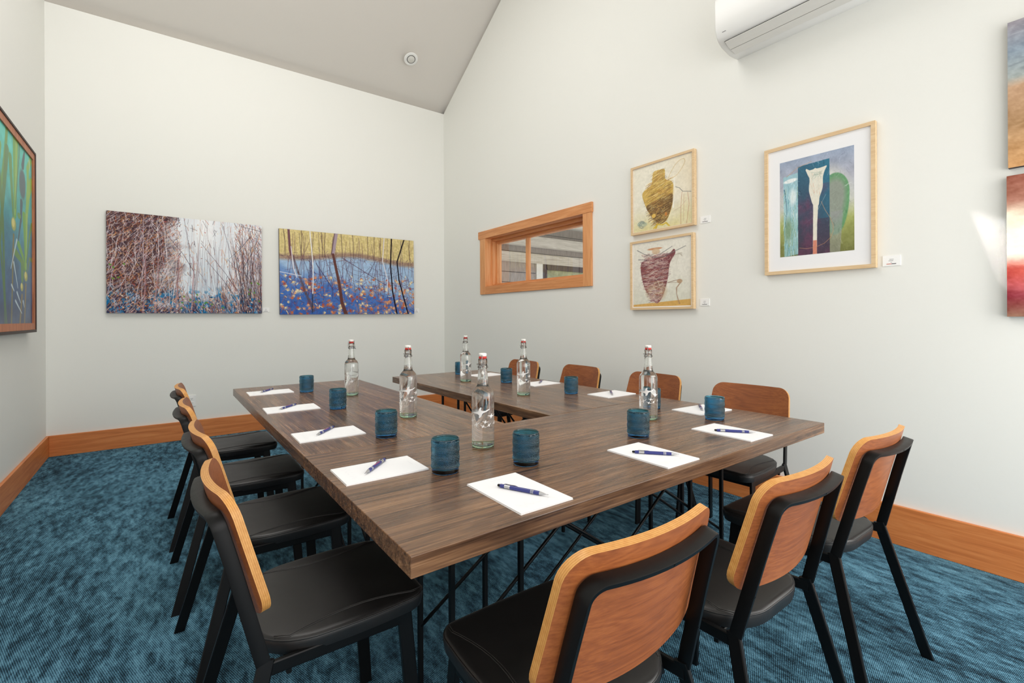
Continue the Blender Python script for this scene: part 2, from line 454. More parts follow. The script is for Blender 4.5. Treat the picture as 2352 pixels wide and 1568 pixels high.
# ------------------------------------------------------------------ chairs
LEAN=.248
def make_chair():
    root=empty('dining_chair',(0,0,0))
    w,t=.031,.010
    nrm=Vector((0,1,LEAN)).normalized(); dr=Vector((0,-LEAN,1)).normalized()
    SAG=.024
    def bow(x): return -SAG*max(0,1-(x/.19)**2)
    E=Vector((0,0,.461))
    Lt=(.806-.461)/dr.z
    # U-shaped back frame
    path=[]
    hx0,hx1=.205,.183; r=.032
    for i in range(7):
        f=i/6; path.append((-(hx0+(hx1-hx0)*f),(Lt-r)*f))
    for i in range(1,9):
        a=PI/2*i/8; path.append((-(hx1-r)-r*math.cos(a), Lt-r+r*math.sin(a)))
    n=14
    left=path[:]
    for i in range(1,n): path.append((-(hx1-r)+2*(hx1-r)*i/n,Lt))
    path+=[(-x,l) for x,l in reversed(left)]
    def P(x,l): 
        k=min(1,max(0,(l-.12)/.2))
        return E+Vector((x,0,0))+dr*l+nrm*(w/2+bow(x)*k*(1 if abs(x)<.19 else 0))
    b=MB(); b.bar([P(x,l) for x,l in path],nrm,w,t); b.build('back_frame',M['black_steel'],root,smooth=True,autosmooth=35)
    # rear and front legs
    for s in (-1,1):
        top=Vector((.204*s,0,.461)); foot=Vector((.268*s,-.119,0))
        d=(foot-top).normalized(); wd=Vector((0,d.z,-d.y))*-1; wd.normalize()
        c=wd*(w/2) if wd.y>0 else -wd*(w/2)
        b=MB(); b.bar([top+c-d*.012+Vector((0,.004,0)),foot+c],wd,w+.003,t+.002,ends={-1:0.0,1:0.0} if False else {-1:0.0}); b.build('leg',M['black_steel'],root)
    for s in (-1,1):
        top=Vector((.186*s,.362,.452)); foot=Vector((.205*s,.395,0))
        b=MB(); b.bar([top,foot],(0,1,0),.038,.014,ends={-1:0.0}); b.build('leg',M['black_steel'],root)
    for s in (-1,1):
        b=MB(); b.bar([(.204*s,.012,.447),(.186*s,.38,.430)],(0,0,1),.030,.012); b.build('side_rail',M['black_steel'],root)
    b=MB(); b.bar([(-.19,.36,.428),(.19,.36,.428)],(0,0,1),.028,.012); b.build('cross_rail',M['black_steel'],root)
    b=MB(); b.bar([(-.2,.07,.428),(.2,.07,.428)],(0,0,1),.026,.012); b.build('cross_rail',M['black_steel'],root)
    # seat
    y0,y1=.004,.428; rf,rr=.05,.135
    NR=30; NC=22
    def hw(y):
        base=.202+.008*math.sin(PI*min(1,max(0,(y-.1)/.3)))
        if y<y0+rr:
            q=(y0+rr-y)/rr; return base-(1-math.sqrt(max(0,1-q*q)))*rr*1.05
        if y>y1-rf:
            q=(y-(y1-rf))/rf; return base-(1-math.sqrt(max(0,1-q*q)))*rf
        return base
    ys=[]
    for i in range(NR+1):
        f=i/NR; ys.append(y0+(y1-y0)*(.5-.5*math.cos(PI*f)))
    def ztop(x,y):
        h=max(1e-4,hw(y)); u=min(1,abs(x)/h)
        e=min((1-u)*h, y-y0 if u<.98 else 1, y1-y)
        e=max(0,e)
        z=.487+.004*(1-u*u) - .006*math.exp(-((y-.16)/.1)**2)*(1-u*u)
        if e<.014: q=1-e/.014; z-=.010*(1-math.sqrt(max(0,1-q*q)))
        return z
    v=[];f=[];mi=[]
    for y in ys:
        h=hw(y)
        for j in range(NC+1):
            u=math.sin(PI/2*(2*j/NC-1)); x=u*h; v.append((x,y,ztop(x,y)))
    W1=NC+1
    for i in range(NR):
        for j in range(NC):
            a=i*W1+j; f.append((a,a+1,a+W1+1,a+W1))
    ring=[i*W1+NC for i in range(NR+1)]+[NR*W1+j for j in range(NC-1,-1,-1)]+[i*W1 for i in range(NR-1,-1,-1)]+[j for j in range(1,NC)]
    b1=len(v)
    for k in ring: x,y,z=v[k]; v.append((x*1.004,y+(y-.21)*.006,.470))
    b2=len(v)
    for k in ring: x,y,z=v[k]; v.append((x*.985,.21+(y-.21)*.985,.447))
    n=len(ring)
    for i in range(n):
        j=(i+1)%n
        f.append((ring[i],ring[j],b1+j,b1+i)); f.append((b1+i,b1+j,b2+j,b2+i))
    f.append(tuple(b2+i for i in range(n)))
    seat=mesh_obj('seat',v,f,M['leather'],root,smooth=True,autosmooth=60)
    # piping round the rim and the two wing seams
    b=MB(); b.tube([(v[k][0]*.995,.21+(v[k][1]-.21)*.995,.4805) for k in ring],.0024,6,closed=True); b.build('piping',M['leather'],seat,smooth=True)
    for s in (-1,1):
        for off in (0,.005):
            pts=[]
            for i in range(13):
                q=i/12; y=.418-.372*q
                x=.193-.040*math.sin(PI*min(1,q*1.0))**1.0+ (-.006*q)
                x=min(x,hw(y)-.004)-off
                pts.append((s*x,y,ztop(s*x,y)+.0004))
            b=MB(); b.tube(pts,.0013,5); b.build('seam',M['stitch'],seat,smooth=True)
    # plywood back
    l0,l1=.105,.393; rc=.052; NRr,NCc=26,22; th=.018
    def bhw(l):
        base=.229+(.206-.229)*(l-l0)/(l1-l0)
        for q in ((l0+rc-l)/rc,(l-(l1-rc))/rc):
            if q>0: base-=(1-math.sqrt(max(0,1-min(1,q)**2)))*rc
        return base
    v=[];f=[];mi=[];uv=[]
    ls=[l0+(l1-l0)*(.5-.5*math.cos(PI*i/NRr)) for i in range(NRr+1)]
    for side in (0,1):
        for l in ls:
            h=bhw(l)
            for j in range(NCc+1):
                x=(2*j/NCc-1)*h
                crown=.006*(1-(x/.2)**2)*((l-l0)/(l1-l0))
                p=E+Vector((x,0,0))+dr*(l+crown)+nrm*(w+.001+side*th+ .030*((x/.2)**2) -.024 )
                v.append(tuple(p))
    W1=NCc+1; S=(NRr+1)*W1
    for side in (0,1):
        for i in range(NRr):
            for j in range(NCc):
                a=side*S+i*W1+j; f.append((a,a+1,a+W1+1,a+W1)); mi.append(0); uv.append([(0,0)]*4)
    ring=[i*W1+NCc for i in range(NRr+1)]+[NRr*W1+j for j in range(NCc-1,-1,-1)]+[i*W1 for i in range(NRr-1,-1,-1)]+[j for j in range(1,NCc)]
    n=len(ring)
    for i in range(n):
        a,c=ring[i],ring[(i+1)%n]
        f.append((a,c,S+c,S+a)); mi.append(1); uv.append([(0,0),(0,1),(1,1),(1,0)])
    me=bpy.data.meshes.new('backrest'); me.from_pydata(v,[],f)
    me.materials.append(M['ply_face']); me.materials.append(M['ply_edge'])
    me.polygons.foreach_set('material_index',mi)
    ul=me.uv_layers.new(name='UVMap'); flat=[c for q in uv for p in q for c in p]; ul.data.foreach_set('uv',flat)
    bm=bmesh.new(); bm.from_mesh(me); bmesh.ops.recalc_face_normals(bm,faces=bm.faces[:]); bm.to_mesh(me); bm.free()
    me.polygons.foreach_set('use_smooth',[True]*len(me.polygons)); me.set_sharp_from_angle(angle=math.radians(40)); me.update()
    link(bpy.data.objects.new('backrest',me),root)
    # little bolts holding the ply
    for x,l in ((-.196,.115),(.196,.115),(0,Lt)):
        c=P(x,l)-nrm*(w/2)
        b=MB(); b.tube([c-nrm*.0007,c+nrm*.002],.0026,10); b.build('screw',M['black_steel'],root,smooth=True,autosmooth=40)
    return root
CH={'N1':(.736,.617,-.9,0),'N2':(1.333,.596,.2,0),'N3':(1.972,.601,-1,0),
 'L1':(.168,1.402,.3,-90),'L2':(.169,2.047,2.0,-90),'L3':(.154,2.714,-.3,-90),'L4':(.153,3.399,.2,-90),
 'R1':(2.645,3.446,-.2,90),'R2':(2.700,2.766,-2.0,90),'R3':(2.713,2.061,-.6,90),'R4':(2.661,1.372,3.5,90)}
CL={'N1':'orange ply-backed black chair with its back to the camera, nearest of the front row',
'N2':'orange ply-backed black chair, middle one of the three along the front table',
'N3':'orange ply-backed black chair at the right end of the front row',
'L1':'black leather ply-backed chair on the left side, nearest the camera by the table corner',
'L2':'black leather ply-backed chair, second from the camera along the left side',
'L3':'black leather ply-backed chair, third from the camera along the left side',
'L4':'black leather ply-backed chair at the far end of the left side',
'R1':'ply-backed chair farthest away on the right side, partly behind a bottle',
'R2':'ply-backed chair, second from the far end of the right side, behind a blue tumbler',
'R3':'ply-backed chair on the right side behind the right-hand bottle with birds',
'R4':'ply-backed chair on the right side nearest the camera, showing bold grain and its seat'}
chair=make_chair()
for i,(k,(x,y,r,base)) in enumerate(CH.items()):
    o=chair if i==0 else copy_tree(chair)
    o.location=(x,y,0); o.rotation_euler=(0,0,math.radians(r+base))
    tag(o,CL[k],'chair','black leather chairs round the tables')

# ------------------------------------------------------------------ tabletop things
PLACE={'L1':'at the nearest place on the left side','L2':'at the second place on the left side','L3':'at the third place on the left side','L4':'at the far left end of the tables',
'N1':'at the nearest place of the front table','N2':'at the middle place of the front table','N3':'at the right-hand place of the front table',
'R1':'at the far end of the right side','R2':'at the second-farthest place on the right side','R3':'at the second-nearest place on the right side','R4':'at the nearest place on the right side'}
# notepads
def make_pad(loc,rz,lx,ly,label):
    t=empty('notepad',loc,rz,label,'notepad','white notepads at each place')
    b=MB(); b.bbox((-lx/2,-ly/2,0),(lx/2,ly/2,.005),.0008); p=b.build('paper_block',M['paper'],t)
    b=MB(); b.bbox((-lx/2-.0008,-ly/2-.0008,0),(lx/2+.0008,ly/2+.0008,.0013),.0003); b.build('backing_card',M['card'],t)
    # faint line print along the foot of the sheet and a small heading
    for nm,x0,x1,yb,am,wd in (('print',-lx*.40,lx*.30,-ly*.36,.010,.0016),('heading',-.022,.022,ly*.40,.0004,.0022)):
        v=[];f=[]
        for i in range(61):
            q=i/60; x=x0+(x1-x0)*q; y=yb+am*(math.sin(q*31)+.5*math.sin(q*57+1))*(1-.5*q)
            v+=[(x,y-wd/2,.0052),(x,y+wd/2,.0052)]
            if i: f.append((2*i-2,2*i,2*i+1,2*i-1))
        b=MB(); b.add(v,f); b.build(nm,M['pad_print'],t)
    return t
PADS={'L4':(.579,3.456,-91),'L3':(.566,2.759,-92),'L2':(.563,2.051,-91),'L1':(.559,1.465,-91),
'N1':(.793,1.048,-.6),'N2':(1.382,1.048,-.6),'N3':(1.917,1.054,-1),
'R4':(2.260,1.400,86),'R3':(2.283,2.034,91),'R2':(2.240,2.690,93),'R1':(2.219,3.382,96)}
for k,(x,y,r) in PADS.items():
    lx,ly=.172,.258
    make_pad((x,y,TZ),math.radians(r),lx,ly,'white notepad '+PLACE[k])
# pens
def make_pen():
    t=empty('ballpoint_pen',(0,0,0))
    R=.0052
    b=MB(); b.lathe([(.0005,-.0785),(.0012,-.077),(.0013,-.072),(.0030,-.064),(R,-.0525)],16); tip=b.build('tip',M['silver'],t,smooth=True,autosmooth=40)
    b=MB(); b.lathe([(R,-.0525),(R+.0003,-.04),(R+.0003,.036),(R,.038)],18); barrel=b.build('barrel',M['pen_blue'],t,smooth=True,autosmooth=40)
    b=MB()
    for z in (-.034,-.0305,-.027): b.lathe([(R+.0004,z-.0009),(R+.0007,z-.0007),(R+.0007,z+.0007),(R+.0004,z+.0009)],18)
    b.build('ring',M['silver'],barrel,smooth=True)
    b=MB(); b.lathe([(R-.0004,.038),(R-.0004,.056)],16); b.build('band',M['silver'],t,smooth=True,autosmooth=40)
    b=MB(); b.lathe([(R,.056),(R,.068),(.0045,.070)],16); b.build('cap',M['pen_blue'],t,smooth=True,autosmooth=40)
    b=MB(); b.lathe([(.0035,.070),(.0040,.0725),(.0036,.0775),(.001,.0795)],14); b.build('stylus_end',M['black_steel'],t,smooth=True)
    b=MB(); b.bar([(R+.001,.0,.062),(R+.0042,0,.058),(R+.0042,0,.026),(R+.0016,0,.018)],(0,1,0),.0045,.0012); b.build('clip',M['silver'],t)
    b=MB()
    for q in range(9):
        z=-.012+q*.0042; a0,a1=-.9,-.45
        if q==8: a0,a1=-1.15,-.2
        ring=[]
        for a in (a0,(a0+a1)/2,a1):
            aa=PI/2+a+.65
            ring.append((math.cos(aa)*(R+.0006),math.sin(aa)*(R+.0006)))
        v=[(x,y,z) for x,y in ring]+[(x,y,z+.003) for x,y in ring]
        b.add(v,[(0,1,4,3),(1,2,5,4)])
    b.build('print',M['pen_print'],barrel)
    return t
PENS={'N1':(.796,1.031,-65.5),'N2':(1.383,1.033,-49.2),'N3':(1.909,1.033,-51.7),'L1':(.553,1.485,-134.7),'L2':(.560,2.085,-131.8),'L3':(.552,2.783,-134),'L4':(.566,3.50,-128),
'R4':(2.275,1.414,-143),'R3':(2.280,2.032,-135),'R2':(2.270,2.715,-138)}
pen=make_pen()
for i,(k,(x,y,a)) in enumerate(PENS.items()):
    o=pen if i==0 else copy_tree(pen)
    # local -z is the writing tip; lay the pen flat and point the tip along angle a
    d=Vector((math.cos(math.radians(a)),math.sin(math.radians(a)),0))
    zax=-d; yax=Vector((0,0,1)); 
    # clip (local +x) turned to the side and a little upward
    xa=yax.cross(zax).normalized(); side=-1 if k[0]=='N' else 1
    xloc=(xa*side*math.cos(.25)+Vector((0,0,1))*math.sin(.25)).normalized(); yloc=zax.cross(xloc)
    o.matrix_world=Matrix((( xloc.x,yloc.x,zax.x,x),(xloc.y,yloc.y,zax.y,y),(xloc.z,yloc.z,zax.z,TZ+.005+.0060),(0,0,0,1)))
    tag(o,'blue ballpoint pen on the notepad '+PLACE[k],'pen','blue pens on the notepads')

# beaded tumblers
def make_tumbler():
    t=empty('tumbler',(0,0,0))
    H=.106; N=432; R0=.0435
    rows=[]   # bead rows: (z, bead radius)
    z=.0195
    seq=[.00185,.00155,.0014,.0012,.0012,.0012,.0014]
    i=0
    while z<.0995:
        rows.append((z,seq[i%7])); z+=seq[i%7]+seq[(i+1)%7]+.0011; i+=1
    nz=150; zs=[.0155+(H-.0155-.0025)*k/nz for k in range(nz+1)]
    th=np.arange(N)*2*PI/N
    v=[];f=[]
    for zz in zs:
        R=R0
        disp=np.zeros(N)
        for zr,rr in rows:
            if abs(zz-zr)<rr:
                cnt=72; cell=2*PI/cnt
                d=((th/cell+.5)%1-.5)*cell*R0
                q=rr*rr-d*d-(zz-zr)**2
                disp=np.maximum(disp,np.sqrt(np.maximum(q,0))*.75)
        # the wide rows bulge the wall a little
        bul=.0006*math.cos((zz-.0165)/.0275*2*PI)
        for a,dd in zip(th,disp): v.append(((R+dd+bul)*math.cos(a),(R+dd+bul)*math.sin(a),zz))
    for k in range(nz):
        for j in range(N):
            f.append((k*N+j,k*N+(j+1)%N,(k+1)*N+(j+1)%N,(k+1)*N+j))
    def addring(r,z): 
        b=len(v)
        for a in th: v.append((r*math.cos(a),r*math.sin(a),z))
        return b
    def join(a,b_):
        for j in range(N): f.append((a+j,a+(j+1)%N,b_+(j+1)%N,b_+j))
    top=nz*N
    for r,z in ((R0,H-.001),(R0-.0012,H),(R0-.0026,H-.0008),(R0-.003,H-.004),(R0-.0035,.0195),(R0-.008,.0158)):
        nb=addring(r,z); join(top,nb); top=nb
    f.append(tuple(top+j for j in range(N)))
    nb=addring(R0-.0008,.0153); join(0,nb); f.append(tuple(nb+j for j in range(N)))
    mesh_obj('beaded_body',v,f,M['teal_glass'],t,smooth=True)
    b=MB(); b.lathe([(R0-.004,0),(R0-.0018,.0012),(R0-.0008,.004),(R0-.0008,.0151)],64); b.build('base',M['teal_deep'],t,smooth=True,autosmooth=45)
    return t
CUPS={'L4':(.781,3.353),'L3':(.769,2.620),'L2':(.744,1.875),'L1':(.720,1.329),'N1':(.973,1.240),'N2':(1.558,1.247),'N3':(2.109,1.240),'R4':(2.106,1.594),'R3':(2.112,2.221),'R2':(2.095,2.905),'R1':(2.085,3.575)}
tum=make_tumbler()
for i,(k,(x,y)) in enumerate(CUPS.items()):
    o=tum if i==0 else copy_tree(tum)
    o.location=(x,y,TZ); o.rotation_euler=(0,0,i*.7)
    tag(o,'teal beaded glass tumbler '+PLACE[k],'glass','teal beaded tumblers')

# swing-top bottles
GOOSE=[(-30,1),(-22,3.2),(-12,3.5),(-5,5),(-2,12),(4,17),(6,15),(4,8),(8,5),(17,4.5),(24,7),(30,7.5),(32,6),(27,4.5),(20,1.5),(10,-1),(6,-4),(3,-11),(-3,-15),(-5,-13),(-4,-6),(-10,-2),(-20,-.5)]
def make_bottle():
    t=empty('swing_top_bottle',(0,0,0))
    R=.0425
    outer=[(0.030,.0),(.037,.0005),(.0412,.003),(R,.010),(R,.190),(.0418,.199),(.0385,.209),(.032,.218),(.0255,.2245),(.0225,.229),(.0212,.2345),(.0188,.262),(.0168,.290),(.0166,.292),(.0192,.294),(.0198,.298),(.0196,.302),(.0172,.304),(.0168,.312),(.0176,.316),(.0172,.3285),(.0150,.330)]
    inner=[(.0125,.325),(.0125,.290),(.0152,.262),(.018,.234),(.0218,.224),(.029,.2145),(.036,.204),(.0388,.196),(.0396,.188),(.0396,.013),(.037,.0095),(.02,.0085),(.0,.0082)]
    b=MB(); b.lathe(outer+inner,64)
    # lower ring of glass shows green
    for i in range(len(b.f)):
        zs=[b.v[j][2] for j in b.f[i]]
        if max(zs)<.0136 : b.m[i]=1
    # close the foot
    b.build('glass_body',[M['glass'],M['glass_green']],t,smooth=True,autosmooth=50)
    wz=.252
    wat=[(.0,.0081),(.0205,.0084),(.0373,.0094),(.0399,.013),(.0399,.188),(.0391,.196),(.0363,.2042),(.0292,.2149),(.0220,.2244),(.0182,.2345),(.0163,wz),(0,wz)]
    b=MB(); b.lathe(wat,48); b.build('water',M['water'],t,smooth=True,autosmooth=50)
    b=MB(); b.lathe([(.0118,.326),(.0145,.3302),(.0154,.333),(.0140,.3375),(.010,.338)],28); b.build('gasket',M['rubber'],t,smooth=True)
    b=MB(); b.lathe([(.0125,.3376),(.0148,.3390),(.0152,.346),(.0142,.3492),(.010,.3505),(.0,.351)],28); st=b.build('stopper',M['porcelain'],t,smooth=True,autosmooth=60)
    # wire bail
    b=MB()
    b.tube([(.0202*math.cos(a),.0202*math.sin(a),.297) for a in [2*PI*i/28 for i in range(28)]],.0010,6,closed=True)
    for s in (-1,1):
        b.tube([(s*.0205,-.002,.297),(s*.0245,-.005,.2955),(s*.0272,-.004,.300),(s*.0266,0,.312),(s*.0232,.001,.336),(s*.0205,0,.3425),(s*.0146,0,.3430)],.00135,6)
        b.tube([(s*.0245,-.005,.2955),(s*.0250,-.012,.2925),(s*.0225,-.014,.290),(s*.0215,-.008,.2935)],.00115,6)
    pts=[(.0215*math.sin(a),-.0215*math.cos(a)-.001,.303+.006*math.cos(a)) for a in [(-1.35+2.7*i/12) for i in range(13)]]
    b.tube(pts,.00115,6)
    b.build('wire_bail',M['chrome'],t,smooth=True)
    # white flying-bird print round the body
    b=MB()
    birds=[(-.1,.132,1.45,6),(.95,.118,.7,-8),(-.95,.10,.55,15),(.35,.098,.5,-10),(-.45,.088,.62,20),(.15,.082,.5,-25),(-1.3,.125,.6,5),(1.5,.09,.6,12),(2.2,.12,1.1,4),(2.8,.095,.6,-10),(-2.2,.09,.6,15),(-2.7,.125,.7,-5),(.7,.085,.45,30)]
    def tri(poly):
        bm=bmesh.new(); vs=[bm.verts.new((x,y,0)) for x,y in poly]; fc=bm.faces.new(vs)
        r=bmesh.ops.triangulate(bm,faces=[fc]); 
        bmesh.ops.subdivide_edges(bm,edges=bm.edges[:],cuts=1,use_grid_fill=True)
        bmesh.ops.triangulate(bm,faces=bm.faces[:])
        bm.verts.index_update(); out=[v.co[:2] for v in bm.verts],[[v.index for v in f_.verts] for f_ in bm.faces]; bm.free(); return out
    gv,gf=tri(GOOSE)
    for a0,z0,s,rot in birds:
        c,sn=math.cos(math.radians(rot)),math.sin(math.radians(rot)); vv=[]
        for x,y in gv:
            xx,yy=(x*c-y*sn)*s*.00085,(x*sn+y*c)*s*.00085
            a=a0+xx/R; vv.append(((R+.0003)*math.cos(a),(R+.0003)*math.sin(a),z0+yy))
        b.add(vv,gf)
    b.build('bird_print',M['emblem'],t)
    return t
BOT={'B1':(.979,1.510,-2.3,'clear swing-top bottle with white bird print, nearest the camera on the front table'),
'B2':(.982,2.190,-1.9,'clear swing-top bottle with bird print near the middle of the left table'),
'B3':(.976,3.036,.4,'clear swing-top water bottle at the far end of the left table, before the wall'),
'B4':(1.885,3.148,-1.5,'clear swing-top bottle farthest back on the right table before a teal tumbler'),
'B5':(1.842,2.369,-2.2,'clear swing-top water bottle standing before the farthest right-hand chair'),
'B6':(1.872,1.438,-2.6,'clear swing-top bottle at the right end of the front table before a chair back')}
bot=make_bottle()
for i,(k,(x,y,r,lab)) in enumerate(BOT.items()):
    o=bot if i==0 else copy_tree(bot)
    o.location=(x,y,TZ); o.rotation_euler=(0,0,r); tag(o,lab,'bottle','swing-top water bottles')

# ------------------------------------------------------------------ painting
def vnoise(h,w,cells,seed=0):
    r=np.random.default_rng(seed); cy,cx=cells
    g=r.random((cy+2,cx+2))
    yy=np.linspace(0,cy,h,endpoint=False); xx=np.linspace(0,cx,w,endpoint=False)
    yi=yy.astype(int); xi=xx.astype(int); fy=(yy-yi)[:,None]; fx=(xx-xi)[None,:]
    fy=fy*fy*(3-2*fy); fx=fx*fx*(3-2*fx)
    a=g[yi][:,xi]; b_=g[yi][:,xi+1]; c=g[yi+1][:,xi]; d=g[yi+1][:,xi+1]
    return (a*(1-fx)+b_*fx)*(1-fy)+(c*(1-fx)+d*fx)*fy
def fbm(h,w,cells,seed=0,oct=4):
    out=0;amp=1;tot=0;cy,cx=cells
    for o in range(oct):
        out=out+amp*vnoise(h,w,(min(h,max(1,int(cy*2**o))),min(w,max(1,int(cx*2**o)))),seed+o*17); tot+=amp; amp*=.55
    return out/tot
class Canvas:
    def __init__(s,w,h,c=(255,255,255)):
        s.w,s.h=w,h; s.a=np.ones((h,w,3))*np.array(c,float)
        s.yy,s.xx=np.mgrid[0:h,0:w]
    def fill(s,mask,c):
        m=np.clip(mask,0,1)[...,None]; s.a=s.a*(1-m)+np.array(c,float)*m
    def grad(s,stops):
        t=np.linspace(0,1,s.h); ps=[p for p,_ in stops]
        s.a=np.stack([np.interp(t,ps,[c[i] for _,c in stops]) for i in range(3)],-1)[:,None,:].repeat(s.w,1)
    def line(s,pts,w,c,al=1.0,w1=None):
        """polyline in unit coords (x right, y down), width px"""
        P=[(x*s.w,y*s.h) for x,y in pts]; k=len(P)-1; w1=w if w1 is None else w1
        c=np.array(c,float)
        for i in range(k):
            (x0,y0),(x1,y1)=P[i],P[i+1]; wa=w+(w1-w)*i/k; wb=w+(w1-w)*(i+1)/k; mw=max(wa,wb)+1.5
            X0,X1=int(max(0,min(x0,x1)-mw)),int(min(s.w,max(x0,x1)+mw+1)); Y0,Y1=int(max(0,min(y0,y1)-mw)),int(min(s.h,max(y0,y1)+mw+1))
            if X1<=X0 or Y1<=Y0: continue
            xx=s.xx[Y0:Y1,X0:X1]; yy=s.yy[Y0:Y1,X0:X1]; dx,dy=x1-x0,y1-y0; L=dx*dx+dy*dy+1e-9
            t=np.clip(((xx-x0)*dx+(yy-y0)*dy)/L,0,1); d=np.hypot(xx-x0-t*dx,yy-y0-t*dy)
            m=(np.clip((wa+(wb-wa)*t)/2-d+.5,0,1)*al)[...,None]
            s.a[Y0:Y1,X0:X1]=s.a[Y0:Y1,X0:X1]*(1-m)+c*m
    def blob(s,x,y,rx,ry,ang,c,al=1,soft=.3):
        x,y,rx,ry=x*s.w,y*s.h,rx*s.w,ry*s.w; r=max(rx,ry)*1.4+2
        X0,X1=int(max(0,x-r)),int(min(s.w,x+r+1)); Y0,Y1=int(max(0,y-r)),int(min(s.h,y+r+1))
        if X1<=X0 or Y1<=Y0: return
        xx=s.xx[Y0:Y1,X0:X1]-x; yy=s.yy[Y0:Y1,X0:X1]-y; ca,sa=math.cos(ang),math.sin(ang)
        d=np.hypot((xx*ca+yy*sa)/max(rx,.3),(-xx*sa+yy*ca)/max(ry,.3))
        m=(np.clip((1-d)/soft+.5,0,1)*al)[...,None]
        s.a[Y0:Y1,X0:X1]=s.a[Y0:Y1,X0:X1]*(1-m)+np.array(c,float)*m
    def poly(s,pts,c,al=1,soft=0):
        P=[(x*s.w,y*s.h) for x,y in pts]; acc=np.zeros((s.h,s.w))
        for ox,oy in ((-.33,-.33),(0,-.33),(.33,-.33),(-.33,0),(0,0),(.33,0),(-.33,.33),(0,.33),(.33,.33)):
            ins=np.zeros((s.h,s.w),bool); X=s.xx+ox; Y=s.yy+oy
            for i in range(len(P)):
                (x0,y0),(x1,y1)=P[i],P[(i+1)%len(P)]
                if y0==y1: continue
                ins^=((y0>Y)!=(y1>Y))&(X<(x1-x0)*(Y-y0)/(y1-y0)+x0)
            acc+=ins
        s.fill(acc/9*al,c)
    def jitter(s,amt,cells,seed):
        s.a=s.a+((fbm(s.h,s.w,cells,seed)-.5)*2*amt)[...,None]
def wob(x0,y0,x1,y1,n,amp,r):
    p1,p2,k1,k2=r.random()*6,r.random()*6,r.uniform(2,4),r.uniform(5,9)
    return [(x0+(x1-x0)*t+amp*(math.sin(p1+k1*t)+.4*math.sin(p2+k2*t)), y0+(y1-y0)*t) for t in [i/n for i in range(n+1)]]
def art_obj(name,cv,P00,U,V,mat,parent):
    """grid surface: P00 top-left, U across, V down; colours stored per vertex"""
    h,w=cv.h,cv.w
    a=np.clip(cv.a/255,0,1); lin=np.where(a<=.04045,a/12.92,((a+.055)/1.055)**2.4)
    P00,U,V=np.array(P00,float),np.array(U,float),np.array(V,float)
    yy,xx=np.mgrid[0:h,0:w]
    co=P00+U*(xx[...,None]/(w-1))+V*(yy[...,None]/(h-1))
    me=bpy.data.meshes.new(name)
    n=h*w; nf=(h-1)*(w-1)
    me.vertices.add(n); me.vertices.foreach_set('co',co.reshape(-1))
    idx=np.arange(n).reshape(h,w)
    q=np.stack([idx[:-1,:-1],idx[1:,:-1],idx[1:,1:],idx[:-1,1:]],-1).reshape(-1)
    me.loops.add(nf*4); me.loops.foreach_set('vertex_index',q)
    me.polygons.add(nf); me.polygons.foreach_set('loop_start',np.arange(nf)*4)
    try: me.polygons.foreach_set('loop_total',np.full(nf,4))
    except Exception: pass
    me.update(calc_edges=True)
    at=me.color_attributes.new('paint','FLOAT_COLOR','POINT')
    at.data.foreach_set('color',np.concatenate([lin,np.ones((h,w,1))],-1).reshape(-1).astype(np.float32))
    me.materials.append(mat); me.update()
    return link(bpy.data.objects.new(name,me),parent)

